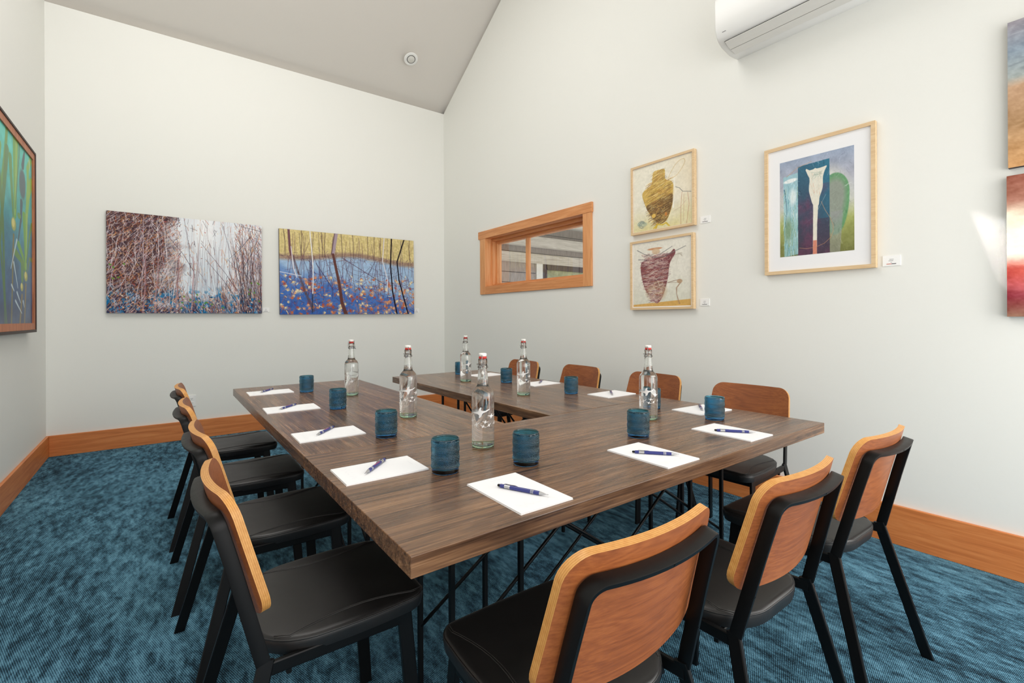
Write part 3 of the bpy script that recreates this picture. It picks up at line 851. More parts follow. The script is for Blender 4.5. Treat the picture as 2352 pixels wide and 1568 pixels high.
# painting 1: thicket of branches over pale water
def art_thicket():
    r=random.Random(3); W,H=440,326; c=Canvas(W,H)
    x=np.linspace(0,1,W)[None,:]; y=np.linspace(0,1,H)[:,None]
    c.a[:]=(232,236,242)
    n=fbm(H,W,(5,7),5); n2=fbm(H,W,(26,40),9,3); n3=fbm(H,W,(70,100),14,2)
    c.fill(np.clip((y-.30)*1.5,0,1)*np.clip(1-np.abs(x-.60)/.2,0,1)*.55,(176,198,216))
    c.fill(np.clip((.46-x+.30*(n-.5)-.12*np.clip(y-.5,0,1))*8,0,1),(92,70,74))
    c.fill(np.clip((x-.80+.4*(n-.5)+.35*(y-.55))*5,0,1)*.5,(140,124,138))
    c.fill(np.clip((y-.80+.30*(n-.5)-.25*np.clip(.5-x,0,1)*0)*7,0,1)*.9,(60,64,92))
    c.fill(np.clip((n2-.52)*10,0,1)*np.clip((y-.70+.1*(n-.5))*8,0,1)*.9,(36,124,180))
    c.fill(np.clip((.60-np.hypot((x-.6)/.19,(y-.10)/.55))*1.8,0,1)*.95,(252,252,253))
    c.a+=((n3-.5)*50)[...,None]*np.clip(np.abs(x-.6)*4-.3,.15,1)[...,None]
    warm=[(206,140,90),(226,166,104),(190,96,66),(150,84,64),(176,112,90),(214,170,130)]
    light=[(240,228,232),(228,210,218),(206,190,204),(222,200,196),(246,240,244)]
    dark=[(52,40,52),(72,52,58),(44,44,64),(96,66,66)]
    def dens(px,py):
        if px<.44: return 1
        if px>.80-.25*max(0,py-.4): return .9
        return .12+.9*max(0,py-.70)*3
    for i in range(5200):
        px,py=r.random(),r.random()
        if r.random()>dens(px,py): continue
        left=px<.46
        a=r.gauss(PI/2+(-.75 if left else .12),.35) if r.random()<.72 else r.gauss(PI/2+.35,.3)
        L=r.uniform(.02,.085)
        q=r.random(); col=r.choice(light if q<.40 else warm if q<.72 else dark)
        dx,dy=-math.cos(a)*L*.74,math.sin(a)*L
        c.line([(px-dx/2,py-dy/2),(px+r.gauss(0,.002),py),(px+dx/2,py+dy/2)],r.uniform(.7,1.35),col,r.uniform(.55,.95))
    for i in range(900):
        px,py=r.random(),r.random()
        if r.random()>dens(px,py)*1.0: continue
        c.blob(px,py,r.uniform(.0025,.006),r.uniform(.0015,.003),r.gauss(.6,.6),r.choice(warm+[(232,196,140),(184,66,66)]),.85)
    for i in range(60):
        px=r.uniform(.4,.86); c.line(wob(px+r.gauss(0,.03),r.uniform(-.05,.55),px,r.uniform(.65,.95),8,.006,r),.6,r.choice([(110,96,110),(150,120,124),(90,80,96),(176,130,120)]),.55,1.1)
    for i in range(46):
        px=r.uniform(.84,1.0); c.line(wob(px+r.uniform(-.12,.08),r.uniform(.05,.5),px,r.uniform(.85,1),8,.006,r),.7,r.choice(dark+[(120,76,70)]),.75,1.3)
    for i in range(22):
        px=r.uniform(0,.44); c.line(wob(px+r.gauss(.02,.07),r.uniform(-.05,.3),px,r.uniform(.4,.95),8,.008,r),.8,r.choice(light),.8,1.6)
    for px in (.21,.285,.41,.505): c.line(wob(px+.01,.40,px,1,8,.006,r),2,(190,146,150),.7,4.2); c.line(wob(px+.018,.45,px+.012,1,8,.006,r),1,(96,64,66),.7,1.6)
    for i in range(150):
        px,py=r.random(),r.uniform(.82,1); c.blob(px,py,r.uniform(.004,.011),r.uniform(.002,.005),r.random()*3,r.choice([(30,124,186),(236,220,206),(212,136,84),(40,46,76),(238,196,168),(26,100,160)]),.85)
    for i in range(24):
        q=r.choice([(r.uniform(0,.12),r.uniform(.48,.68)),(r.uniform(.42,.75),r.uniform(.8,.95)),(r.uniform(.9,1),r.uniform(.6,.88))]); c.blob(q[0],q[1],.008,.006,r.random()*3,(104,152,62),.85)
    for a,b_ in (((.57,.25),(.88,.88)),((.71,.02),(.86,.9)),((.60,.42),(.82,.86)),((.76,.40),(.92,.12)),((.98,.10),(.86,.5)),((.84,.03),(1,.07)),((.36,.2),(.52,.55)),((.46,.0),(.50,.6))): c.line([a,((a[0]+b_[0])/2+.012,(a[1]+b_[1])/2),b_],.8,(60,50,66),.85,1.5)
    return c
# painting 2: pond with floating maple leaves
def art_pond():
    r=random.Random(5); W,H=400,250; c=Canvas(W,H)
    x=np.linspace(0,1,W)[None,:]; y=np.linspace(0,1,H)[:,None]
    c.a[:]=(216,198,140); c.jitter(26,(70,120),2)
    for i in range(260): 
        px,py=r.random(),r.uniform(0,.28); c.line([(px,py),(px+r.gauss(0,.004),py+r.uniform(.03,.1))],.8,r.choice([(176,146,90),(232,216,150),(150,120,96),(200,176,110)]),.7)
    bank=.30-.05*np.sin(PI*x)+.02*np.sin(9*x)
    n=fbm(H,W,(6,9),4)
    c.fill(np.clip((y-bank+.02)*30,0,1)*np.clip((bank+.1-y)*30,0,1)*.8,(150,122,112))
    wat=np.clip((y-bank-.035)*25,0,1); c.fill(wat,(164,192,222))
    deep=np.clip((y-.62+.34*(1-x)*1.0-.12+.25*(n-.5))*5,0,1)*wat; c.fill(deep*.92,(72,112,186))
    c.fill(np.clip((y-.75)*3,0,1)*np.clip((.5-x)*3,0,1)*.5,(34,70,150))
    c.jitter(14,(40,60),6)
    for i in range(170):
        px,py=r.random(),r.gauss(.31,.03); c.line([(px,py),(px+r.gauss(0,.03),py+r.gauss(0,.025))],.9,r.choice([(110,84,92),(196,176,160),(150,112,100),(84,66,84)]),.8)
    for i in range(70):
        px=r.uniform(.05,1); y0=r.uniform(0,.1) if r.random()<.35 else r.uniform(.28,.36); y1=r.uniform(.45,.85)
        c.line(wob(px,y0,px+r.gauss(.0,.03),y1,8,.008,r),.9,r.choice([(84,62,84),(104,70,88),(66,54,84),(96,74,80)]),.8,1.2)
    for i in range(60):
        px,py=r.uniform(.1,1),r.uniform(.35,.7); c.line([(px,py),(px+r.gauss(.06,.08),py+r.gauss(.06,.08))],.9,(88,66,98),.7)
    for i in range(800):
        px=r.random(); py=min(1,.52+.5*r.random()**.8)
        if r.random()<.25*(1-px): continue
        c.line([(px,py),(px+r.gauss(0,.022),py+r.gauss(0,.03))],r.uniform(.9,1.9),r.choice([(160,92,72),(190,112,74),(96,76,132),(120,84,110),(70,70,140),(150,120,90),(206,128,92),(92,70,84)]),.8)
    def leaf(px,py,s,a,col):
        for k in (-1.1,-.55,0,.55,1.1):
            l=s*(1-.22*abs(k)); c.line([(px,py),(px+math.cos(a+k)*l,py+math.sin(a+k)*l*1.6)],2.4,col,.95,.6)
    for i in range(190):
        px=r.random(); py=r.uniform(.53,1.0)
        leaf(px,py,r.uniform(.016,.032),r.random()*6.3,r.choice([(222,150,104),(240,214,160),(206,112,62),(230,176,132),(176,84,64),(244,226,180)]))
    for i in range(46):
        px,py=r.random(),r.uniform(.5,1); c.blob(px,py,r.uniform(.008,.014),.003,r.random()*3,r.choice([(244,226,180),(226,190,130),(240,214,160)]),.95)
    c.line([(.06,0),(.068,.25),(.075,.3)],6,(120,84,92),1); c.line([(.085,.3),(.12,.5),(.17,.75),(.22,.95)],5,(96,74,78),.6,8)
    c.line([(.385,0),(.36,.26)],9,(172,154,164),1,8); c.line([(.372,0),(.348,.26)],2.5,(96,70,84),.9); c.line([(.36,.26),(.40,.6),(.42,.85),(.45,1)],7,(104,66,60),.95,11)
    c.line(wob(.205,0,.215,.75,8,.006,r),2.6,(240,238,238),1); c.line([(.215,.75),(.21,.98)],2,(40,50,60),.9)
    c.line([(.075,.2),(.09,.45),(.11,.56)],2.2,(236,228,232),1); c.line([(0,.5),(.14,.54)],2,(226,230,240),.95)
    c.line([(.81,0),(.80,.35),(.815,.7),(.85,1)],4,(34,28,38),1); c.line([(.915,0),(.855,.3),(.87,.55),(.945,1)],4,(34,28,38),1)
    c.line([(.75,0),(.735,.3),(.775,.55),(.77,.7)],2.6,(226,222,230),1); c.line([(.43,.3),(.76,.62)],1.6,(84,62,84),.9); c.line([(.24,.38),(.36,.7)],1.6,(60,50,84),.9)
    for px in (.42,.505,.62,.665,.72,.3,.28,.14,.03,.96): c.line(wob(px,0,px+.004,.3,6,.004,r),1.6,(92,72,72),.85)
    return c
# left wall: water plants
def art_plants():
    r=random.Random(8); W,H=190,330; c=Canvas(W,H); c.grad([(0,(58,204,186)),(.3,(22,170,166)),(.55,(16,124,152)),(.8,(30,84,130)),(1,(34,62,104))]); c.jitter(34,(14,9),3)
    def q(X,Y): top=130+1.2*X; return (.4+.6*X/162,(Y-top)/(1420-top))
    def L(pts,w,col,al=.95,w1=None): c.line([q(*p) for p in pts],w,col,al,w1)
    def B(X,Y,rx,ry,col,al=.95,ang=0): x,y=q(X,Y); c.blob(x,y,rx*.6/162,ry/1200,ang,col,al)
    for i in range(7): c.line(wob(r.uniform(0,.4),r.uniform(-.1,.3),r.uniform(0,.4),1,9,.04,r),r.uniform(9,16),r.choice([(96,150,40),(120,166,52),(70,120,44)]),.9,3)
    g=[(104,168,40),(136,184,54),(84,140,40),(150,190,80)]
    L([(45,120),(42,400),(40,690)],26,g[0],.95,10); L([(50,160),(46,420),(38,680)],9,g[3],.8,4); L([(10,300),(22,560),(28,700)],14,g[2],.9,5); L([(70,200),(66,300),(40,640)],7,(70,120,70),.8,3)
    B(90,480,22,170,(36,72,84)); L([(92,360),(100,300),(104,270)],13,(30,62,72),.95,5); L([(82,600),(78,720),(60,850)],13,(40,74,84),.95,4)
    B(66,690,12,34,(90,150,60))
    L([(150,330),(128,380),(130,470),(124,600)],13,g[1],.9,11); L([(155,480),(132,560),(116,720),(112,1040)],20,g[1],.95,9); L([(100,690),(104,800),(110,1040)],15,g[0],.95,6); L([(122,690),(118,860),(112,1040)],9,g[3],.9,4)
    L([(40,930),(80,990),(104,1050)],14,g[2],.95,6); L([(62,880),(90,960),(108,1050)],13,g[0],.95,5); L([(158,760),(140,830),(116,1000)],10,g[2],.9,4); L([(158,990),(140,980),(124,1060)],9,(96,130,60),.9,4)
    L([(30,820),(26,920),(22,1100),(14,1420)],7,(120,112,56),.95,5); L([(112,1150),(108,1250),(100,1420)],7,(134,112,56),.95,5); L([(84,1220),(76,1320),(68,1420)],7,(134,112,56),.95,6); L([(88,1010),(86,1120)],16,(88,140,54),.9,10)
    for X,Y,a_,b_ in ((30,745,15,75),(112,1095,13,62),(83,1165,10,50)): B(X,Y,a_,b_,(176,172,70)); B(X-2,Y-8,a_*.6,b_*.65,(226,216,130),.85)
    for p0,p1 in (((50,850),(12,1040)),((30,1000),(56,1170)),((16,1150),(32,1190)),((40,1255),(82,1340)),((50,1200),(74,1270)),((92,1260),(100,1300))): L([p0,p1],5,(206,222,230),.9,2)
    L([(140,330),(150,430)],6,(200,226,226),.6,2)
    return c
def smooth(pts,n=6):
    """closed Catmull-Rom through the points"""
    k=len(pts); out=[]
    for i in range(k):
        p0,p1,p2,p3=pts[i-1],pts[i],pts[(i+1)%k],pts[(i+2)%k]
        for j in range(n):
            t=j/n; out.append(tuple(.5*(2*p1[d]+(p2[d]-p0[d])*t+(2*p0[d]-5*p1[d]+4*p2[d]-p3[d])*t*t+(3*p1[d]-p0[d]-3*p2[d]+p3[d])*t**3) for d in (0,1)))
    return out
def art_vessel(kind):
    r=random.Random(20+kind); W,H=210,222; c=Canvas(W,H,(236,231,214) if kind==0 else (232,228,216))
    n=fbm(H,W,(4,4),kind+2); n2=fbm(H,W,(22,22),kind+40); y=np.linspace(0,1,H)[:,None]; x=np.linspace(0,1,W)[None,:]
    def curl(px,py,rad,col,w=1):
        a0=r.random()*6; c.line([(px+rad*math.cos(a0+k*.5),py+rad*.8*math.sin(a0+k*.5)) for k in range(r.randint(4,9))],w,col,.8)
    if kind==0:
        c.fill(np.clip((y-.58+.5*(n-.5))*2,0,1)*.6,(208,196,118)); c.fill(np.clip((x-.52)*1.6,0,1)*np.clip(1.25-y,0,1)*.4,(226,196,150))
        body=smooth([(.36,.13),(.46,.11),(.56,.13),(.57,.27),(.68,.34),(.72,.48),(.68,.70),(.60,.88),(.50,.93),(.40,.88),(.29,.74),(.20,.56),(.17,.40),(.33,.30)])
        c.poly(body,(206,172,88)); c.a+=((n2-.5)*70)[...,None]*np.clip(1.3-np.hypot((x-.45)/.3,(y-.55)/.45),0,1)[...,None]
        c.poly(smooth([(.24,.62),(.45,.55),(.69,.52),(.66,.74),(.59,.88),(.50,.93),(.40,.88),(.31,.76)]),(92,64,34),.8)
        pal=[(124,88,42),(232,204,120),(150,104,50),(240,226,170),(92,66,40),(206,150,70),(186,140,66),(224,190,110)]
        for i in range(620):
            t=r.random(); py=.12+.80*t; hwid=.075 if py<.28 else .205*math.sqrt(max(.05,1-((py-.45)/.5)**2))
            px=.455+r.uniform(-hwid,hwid); dx=r.uniform(.02,.075)
            c.line([(px-dx,py+dx*.35),(px,py+r.gauss(0,.006)),(px+dx,py-dx*.30)],r.uniform(.7,1.3),r.choice(pal if py<.6 else pal+[(80,54,30)]*3),.7)
        for i in range(16): curl(r.uniform(.36,.62),r.uniform(.62,.86),r.uniform(.02,.05),r.choice([(226,190,110),(70,48,30),(206,160,80)]))
        c.blob(.37,.79,.035,.035,0,(236,196,96),.9); c.blob(.58,.80,.02,.03,0,(206,130,60),.9)
        c.line([(.37,.98),(.43,.93),(.52,.95),(.58,.93),(.63,.98)],5,(210,180,60),.9); c.line([(.43,.93),(.40,1)],6,(206,172,50),.9)
        c.blob(.16,.885,.09,.04,.15,(150,172,160),.5)
        for k in range(10): curl(.15+r.gauss(0,.03),.885+r.gauss(0,.015),.05,(84,104,104),.8)
        c.line(smooth([(.62,.28),(.74,.10),(.86,.05),(.88,.12),(.76,.26)],5),1.2,(200,168,100),.85)
        c.line([(.74,.43),(.80,.46),(.85,.52),(.98,.55)],1.4,(84,88,88),.85); c.line([(.84,.53),(.82,.75),(.82,1)],1.2,(176,110,80),.75); c.line([(.93,.55),(.95,.72),(.91,1)],1.2,(176,110,80),.75); c.line([(.7,.78),(.82,.74),(.9,.66)],1,(190,160,140),.8)
        c.line([(.72,.3),(.70,.72)],6,(244,240,228),.7); c.line([(.87,.56),(.86,.95)],1,(190,140,110),.6)
    else:
        c.fill(np.clip((y-.55+.4*(n-.5))*1.5,0,1)*.5,(196,202,176)); c.poly([(0,.965),(1,.90),(1,1),(0,1)],(216,172,96))
        body=smooth([(.22,.27),(.36,.22),(.52,.22),(.66,.20),(.73,.15),(.75,.22),(.66,.36),(.62,.60),(.54,.84),(.44,.95),(.35,.88),(.22,.72),(.15,.48),(.15,.32)])
        c.poly(body,(126,66,72)); c.a+=((n2-.5)*50)[...,None]*np.clip(1.3-np.hypot((x-.42)/.3,(y-.55)/.45),0,1)[...,None]
        c.blob(.42,.76,.17,.15,0,(190,164,130),.85,.5)
        pal=[(222,208,192),(150,70,52),(238,226,212),(212,196,184),(96,60,72),(186,148,154),(232,216,200),(170,110,110),(120,90,100)]
        for i in range(760):
            py=r.uniform(.18,.93); k_=max(.04,.21*min(1,(1.0-py)/.42)); px=.40+r.uniform(-k_,k_); dx=r.uniform(.02,.085)
            c.line([(px-dx,py+r.gauss(0,.012)),(px,py+r.gauss(0,.01)),(px+dx,py-dx*.15+r.gauss(0,.012))],r.uniform(.7,1.3),r.choice(pal),.72)
        for i in range(26): curl(r.uniform(.3,.54),r.uniform(.64,.88),r.uniform(.02,.06),r.choice([(236,224,200),(150,120,90),(206,186,150)]))
        for i in range(8): curl(r.uniform(.3,.7),r.uniform(.16,.34),r.uniform(.03,.06),r.choice([(236,224,206),(170,160,150)]))
        for a_,b_ in (((.08,.10),(.22,.18)),((.22,.18),(.36,.22)),((.36,.24),(.55,.25)),((.55,.25),(.92,.13)),((.50,.20),(.70,.11)),((.1,.25),(.26,.27))): c.line([a_,b_],2.4,(112,110,110),.85,1.6); c.line([(a_[0],a_[1]-.008),(b_[0],b_[1]-.008)],.8,(190,190,186),.7)
        c.blob(.40,.11,.13,.018,0,(200,136,92),.9); c.blob(.42,.15,.07,.05,0,(214,182,146),.8)
        for k in range(7): c.line([(.64+.02*k,.30+.012*k),(.74+.012*k,.24),(.80+.01*k,.22),(.86,.27)],.8,(176,166,150),.7)
        c.line([(.62,.645),(.72,.625),(.82,.61)],1.6,(130,100,78),.9); c.line([(.62,.645),(.76,.65),(.82,.65)],1,(130,100,78),.8); c.blob(.82,.635,.045,.032,0,(176,138,104),.75)
        for k in range(5): c.line([(.83+r.gauss(0,.008),.66),(.77+r.gauss(0,.008),.73),(.77,.82),(.81+r.gauss(0,.01),.97)],1,(160,122,94),.75)
    c.jitter(12,(40,40),kind+8); return c
def art_funnel():
    r=random.Random(31); W,H=250,360; c=Canvas(W,H); c.grad([(0,(150,164,188)),(.25,(170,172,186)),(.5,(206,208,200)),(.68,(160,168,96)),(1,(110,112,56))])
    c.jitter(20,(10,8),6)
    c.fill(np.clip(1.1-np.hypot((c.xx/W-.62)/.34,(c.yy/H-.42)/.30),0,.35)*2.2,(214,214,206))
    ang=np.hypot((c.xx/W-.76)/.185,(c.yy/H-.42)/np.where(c.yy/H<.42,.2,.42)); c.fill(np.clip((1-ang)*20,0,1)*.95,(96,150,104)); c.fill(np.clip((.86-ang)*3,0,1)*.9,(146,150,142))
    c.poly([(.70,.6),(.86,.6),(.82,1),(.69,1)],(148,150,152),.6)
    c.poly([(.05,.16),(.26,.14),(.27,.98),(.06,1)],(150,196,206),.85); c.blob(.155,.21,.1,.03,-.1,(236,240,240),.95)
    for i in range(120):
        px,py=r.uniform(.06,.26),r.uniform(.25,.97); c.line([(px,py),(px+r.gauss(0,.012),py+r.uniform(.03,.1))],1.4,r.choice([(236,242,244),(60,130,150),(110,170,186),(196,222,226),(120,140,80)]),.7)
    c.line(smooth([(.06,.30),(.09,.42),(.10,.55),(.07,.68)])[:18],3.5,(40,84,110),.55,1.5); c.blob(.19,.38,.05,.12,0,(236,242,242),.75,.7); c.blob(.12,.72,.05,.16,0,(104,130,84),.6,.8)
    m=((c.xx/W>.26)&(c.xx/W<.69)&(c.yy/H>.06+.03*(1-c.xx/W))).astype(float)
    t=np.clip(c.yy/H,0,1)[...,None]; colr=np.array((30,100,128))*(1-t)+np.array((66,46,66))*t; mm=m[...,None]; c.a=c.a*(1-mm)+colr*mm
    c.fill(m*np.clip(fbm(H,W,(6,5),12)-.5,0,1)*2.2*(c.yy/H>.3),(110,50,84))
    c.fill(m*np.clip(.25-np.abs(c.xx/W-.66),0,.25)*1.6*(c.yy/H<.65),(20,130,160))
    for i in range(420):
        px,py=r.uniform(.0,.26) if r.random()<.3 else r.uniform(.26,1),r.random(); v=c.a[min(H-1,int(py*H)),min(W-1,int(px*W))]+r.gauss(0,24)
        c.line([(px,py),(px+r.gauss(0,.03),py+r.uniform(.01,.05))],r.uniform(1,3),v,.32)
    c.poly(smooth([(.375,.150),(.43,.146),(.48,.142),(.50,.134),(.53,.143),(.60,.140),(.655,.136),(.628,.18),(.605,.24),(.60,.34),(.56,.43),(.528,.50)])[:-6]+[(.525,.7),(.52,1),(.465,1),(.47,.7)]+smooth([(.528,.50),(.472,.50),(.44,.43),(.415,.34),(.425,.24),(.40,.19),(.375,.150)])[6:-6],(226,222,208))
    for i in range(60): px,py=r.uniform(.43,.59),r.uniform(.17,.4); c.line([(px,py),(px+r.gauss(0,.012),py+r.uniform(.01,.04))],1.3,r.choice([(236,232,220),(206,196,176),(196,206,196),(214,176,150)]),.6)
    c.poly([(.47,.86),(.52,.86),(.52,1),(.465,1)],(206,110,84),.8)
    c.line([(.58+.0,.48),(.63,.57),(.70,.66),(.735,.73),(.735,.79),(.70,.85),(.62,.90),(.5,.93),(.38,.935),(.28,.92)],1.3,(196,146,106),.85); c.line([(.1,.16),(.26,.09),(.45,.06)],1.6,(190,150,110),.9); c.line([(.64,.42),(.58,.5),(.52,.58)],1,(200,200,200),.7)
    for i in range(26): c.line([(r.uniform(.44,.6),)*1+(r.uniform(.16,.25),)]*1+[(r.uniform(.44,.6),r.uniform(.16,.25))],1,(120,150,136),.35)
    c.jitter(9,(60,50),9); return c
def art_panel(kind):
    r=random.Random(44+kind); W,H=120,150; c=Canvas(W,H)
    if kind==0: c.grad([(0,(150,144,152)),(.2,(150,164,178)),(.38,(150,158,156)),(.45,(196,160,130)),(.7,(176,140,104)),(1,(196,146,96))])
    else: c.grad([(0,(156,96,80)),(.18,(176,122,104)),(.26,(236,214,190)),(.55,(240,226,208)),(.66,(190,90,80)),(.85,(160,70,80)),(1,(150,110,90))])
    c.jitter(34,(9,6),kind+1); c.jitter(18,(60,40),kind+5)
    for i in range(160): 
        px,py=r.random(),r.random(); v=c.a[min(H-1,int(py*H)),min(W-1,int(px*W))]+r.gauss(0,22); c.line([(px,py),(px+r.uniform(.03,.12),py-r.uniform(-.01,.04))],1.2,v,.6)
    return c

def canvas_thing(name,label,cat,wall,rect,depth,art,group=None,tilt=0.0):
    """stretched canvas on the back ('B') or right ('R') wall; rect=(left,right,bottom,top)"""
    a0,a1,z0,z1=rect; g=.002
    if wall=='B': fn=lambda a,z,d:(a,YB-d,z)
    else: fn=lambda a,z,d:(XR-d,a,z)
    ca,cz=(a0+a1)/2,(z0+z1)/2
    root=empty(name,fn(ca,cz,0),0,label,cat,group)
    L=Vector(root.location)
    def loc(a,z,d): return tuple(Vector(fn(a,z,d))-L)
    b=MB(); b.add([loc(a,z,d) for d in (0.0,depth) for a,z in ((a0,z0),(a1,z0),(a1,z1),(a0,z1))],[(0,1,2,3),(0,1,5,4),(1,2,6,5),(2,3,7,6),(3,0,4,7),(4,5,6,7)])
    b.build('canvas_edge',M['canvas_edge'],root)
    d=depth+.0008
    P=np.array(loc(a0,z1,d)); art_obj('painted_face',art,P,np.array(loc(a1,z1,d))-P,np.array(loc(a0,z0,d))-P,M['art'],root)
    if tilt: root.rotation_euler=(0,tilt,0)
    return root
canvas_thing('canvas_picture','wide canvas painting of a tangled thicket of branches over pale water','painting','B',(-.412,.918,1.309,2.290),.035,art_thicket())
canvas_thing('canvas_picture','wide canvas painting of orange maple leaves floating on a blue pond','painting','B',(1.100,2.758,1.303,2.289),.035,art_pond(),tilt=math.radians(-.4))
canvas_thing('canvas_picture','abstract canvas of pale blue over tan, upper one at the right edge','painting','R',(.408,-.25,1.937,2.619),.03,art_panel(0))
canvas_thing('canvas_picture','abstract canvas of rust, cream and crimson, lower one at the right edge','painting','R',(.413,-.25,1.239,1.900),.03,art_panel(1))

def framed(name,label,rect,art_rect,fw,depth,art,matc,frame_mat,wall='R',mat_inset=None):
    y0,y1,z0,z1=rect     # y0 far end, y1 near end
    if wall=='R': fn=lambda a,z,d:(XR-d,a,z)
    else: fn=lambda a,z,d:(XL+d,a,z)
    root=empty(name,fn((y0+y1)/2,z0,.002),0,label,'picture'); L=Vector(root.location)
    def loc(a,z,d): return Vector(fn(a,z,d))-L
    s=1 if y1>y0 else -1
    b=MB()
    def rail(pa,pb,pc,pd):   # mitred rail between outer pa-pb and inner pd-pc
        v=[loc(*p,.002) for p in (pa,pb,pc,pd)]+[loc(*p,depth) for p in (pa,pb,pc,pd)]
        b.add(v,[(0,1,2,3),(4,5,6,7),(0,1,5,4),(1,2,6,5),(2,3,7,6),(3,0,4,7)])
    o=[(y0,z0),(y1,z0),(y1,z1),(y0,z1)]; i_=[(y0+s*fw,z0+fw),(y1-s*fw,z0+fw),(y1-s*fw,z1-fw),(y0+s*fw,z1-fw)]
    for k in range(4): rail(o[k],o[(k+1)%4],i_[(k+1)%4],i_[k])
    b.build('frame',frame_mat,root)
    b=MB(); b.add([loc(*p,depth-.010) for p in i_]+[loc(*p,.004) for p in i_],[(0,1,2,3),(4,5,6,7),(0,1,5,4),(1,2,6,5),(2,3,7,6),(3,0,4,7)]); b.build('mat_board',matc,root)
    ay0,ay1,az0,az1=art_rect; P=np.array(loc(ay0,az1,depth-.0094)); art_obj('artwork',art,P,np.array(loc(ay1,az1,depth-.0094))-P,np.array(loc(ay0,az0,depth-.0094))-P,M['art_print'],root)
    return root
framed('framed_print','small maple-framed picture of an ochre vessel, upper of the stacked pair',(2.635,2.040,1.935,2.505),(2.612,2.064,1.957,2.483),.018,.035,art_vessel(0),M['mat_white'],M['frame_maple'])
framed('framed_print','small maple-framed picture of a maroon vessel and bird, lower of the stacked pair',(2.645,2.050,1.308,1.880),(2.618,2.078,1.334,1.856),.018,.035,art_vessel(1),M['mat_white'],M['frame_maple'])
framed('framed_print','large maple-framed print of a pale funnel shape with wide white mat',(1.530,.924,1.517,2.338),(1.436,1.028,1.627,2.233),.021,.03,art_funnel(),M['mat_white'],M['frame_maple'])
pl=framed('framed_painting','tall dark-edged framed painting of green water plants on the left wall',(3.95,5.215,1.17,2.535),(3.99,5.165,1.21,2.485),.05,.05,art_plants(),M['frame_dark'],M['frame_brown'],wall='L')
b=MB()
for c0,c1 in (((0,3.935,1.150),(.054,5.23,1.170)),((0,3.935,2.535),(.054,5.23,2.550)),((0,5.215,1.17),(.054,5.23,2.535)),((0,3.935,1.17),(.054,3.95,2.535))):
    b.box([c0[i]+(XL+.002,0,0)[i]-pl.location[i] for i in range(3)],[c1[i]+(XL+.002,0,0)[i]-pl.location[i] for i in range(3)])
b.build('outer_edge',M['frame_dark'],pl)

# title cards
def card(label,wall,rect,red=False):
    a0,a1,z0,z1=rect
    fn=(lambda a,z,d:(a,YB-d,z)) if wall=='B' else (lambda a,z,d:(XR-d,a,z))
    root=empty('title_card',fn((a0+a1)/2,(z0+z1)/2,0),0,label,'label','title cards beside the pictures'); L=Vector(root.location)
    loc=lambda a,z,d:Vector(fn(a,z,d))-L
    def rect_(b,p,q,r_,s_,d0,d1,m=0):
        b.add([loc(a,z,d) for d in (d0,d1) for a,z in ((p,r_),(q,r_),(q,s_),(p,s_))],[(0,1,2,3),(4,5,6,7),(0,1,5,4),(1,2,6,5),(2,3,7,6),(3,0,4,7)],m)
    b=MB(); rect_(b,a0,a1,z0,z1,-.001,.004); b.build('card',M['card'],root)
    w,h=a1-a0,z1-z0; b=MB()
    rect_(b,a0+.38*w,a0+.62*w,z0+.62*h,z0+.655*h,.004,.0044,0); rect_(b,a0+.34*w,a0+.60*w,z0+.48*h,z0+.52*h,.004,.0044,0); rect_(b,a0+.44*w,a0+.54*w,z0+.33*h,z0+.36*h,.004,.0044,0)
    b.build('text',M['ink'],root)
    b=MB(); rect_(b,a0+.22*w,a0+(.5 if red else .76)*w,z0+.16*h,z0+.23*h,.004,.0044); b.build('stripe',M['ink_red'] if red else M['ink_dark'],root)
    if red:
        b=MB(); rect_(b,a0+.5*w,a0+.76*w,z0+.16*h,z0+.23*h,.004,.0044); b.build('stripe',M['ink_dark'],root)
card('tiny white title card at the lower right of the thicket painting','B',(.930,.998,1.326,1.376))
card('tiny white title card at the lower right of the pond painting','B',(2.780,2.846,1.325,1.384))
card('small white title card beside the upper vessel picture','R',(2.010,1.932,1.940,1.991))
card('small white title card beside the lower vessel picture','R',(2.014,1.940,1.329,1.380))
card('white title card with red stripe beside the large funnel print','R',(.900,.820,1.521,1.578),True)

# wall outlet
ou=empty('wall_outlet',(.263,YB-.001,.395),0,'white wall outlet low on the far wall behind the left chairs','outlet')
b=MB(); b.bbox((-.036,-.006,-.058),(.036,0,.058),.002); b.build('cover_plate',M['white_plastic'],ou)
for z in (-.024,.024):
    b=MB(); b.bbox((-.017,-.0085,z-.016),(.017,-.005,z+.016),.001); s=b.build('socket',M['white_plastic'],ou)
    b=MB(); b.box((-.008,-.0090,z-.004),(-.0055,-.0084,z+.006)); b.box((.0055,-.0090,z-.004),(.008,-.0084,z+.006)); b.box((-.002,-.0090,z-.012),(.002,-.0084,z-.008)); b.build('slot',M['dark_gap'],s)

# ceiling light
nl=Vector((0,-SL,-1)).normalized()
cl=empty('recessed_light',(2.505,5.463,zc(5.463)),0,'small round white recessed light in the sloping ceiling','light')
cl.rotation_euler=nl.to_track_quat('Z','Y').to_euler()
b=MB(); b.lathe([(.046,0),(.085,0),(.086,.004),(.080,.008),(.052,.010),(.046,.006)],40,closed=True); b.build('trim_ring',M['white_plastic'],cl,smooth=True,autosmooth=40)
b=MB(); b.lathe([(.0,.0),(.046,0),(.0455,.012),(.038,.018),(.0,.019)],32); b.build('lamp_eye',M['ac_grey'],cl,smooth=True,autosmooth=40)
b=MB(); b.lathe([(.0455,.0005),(.0525,.0005),(.0525,.0105),(.0455,.0105)],32,closed=True); b.build('gap_ring',M['dark_gap'],cl,smooth=True,autosmooth=40)

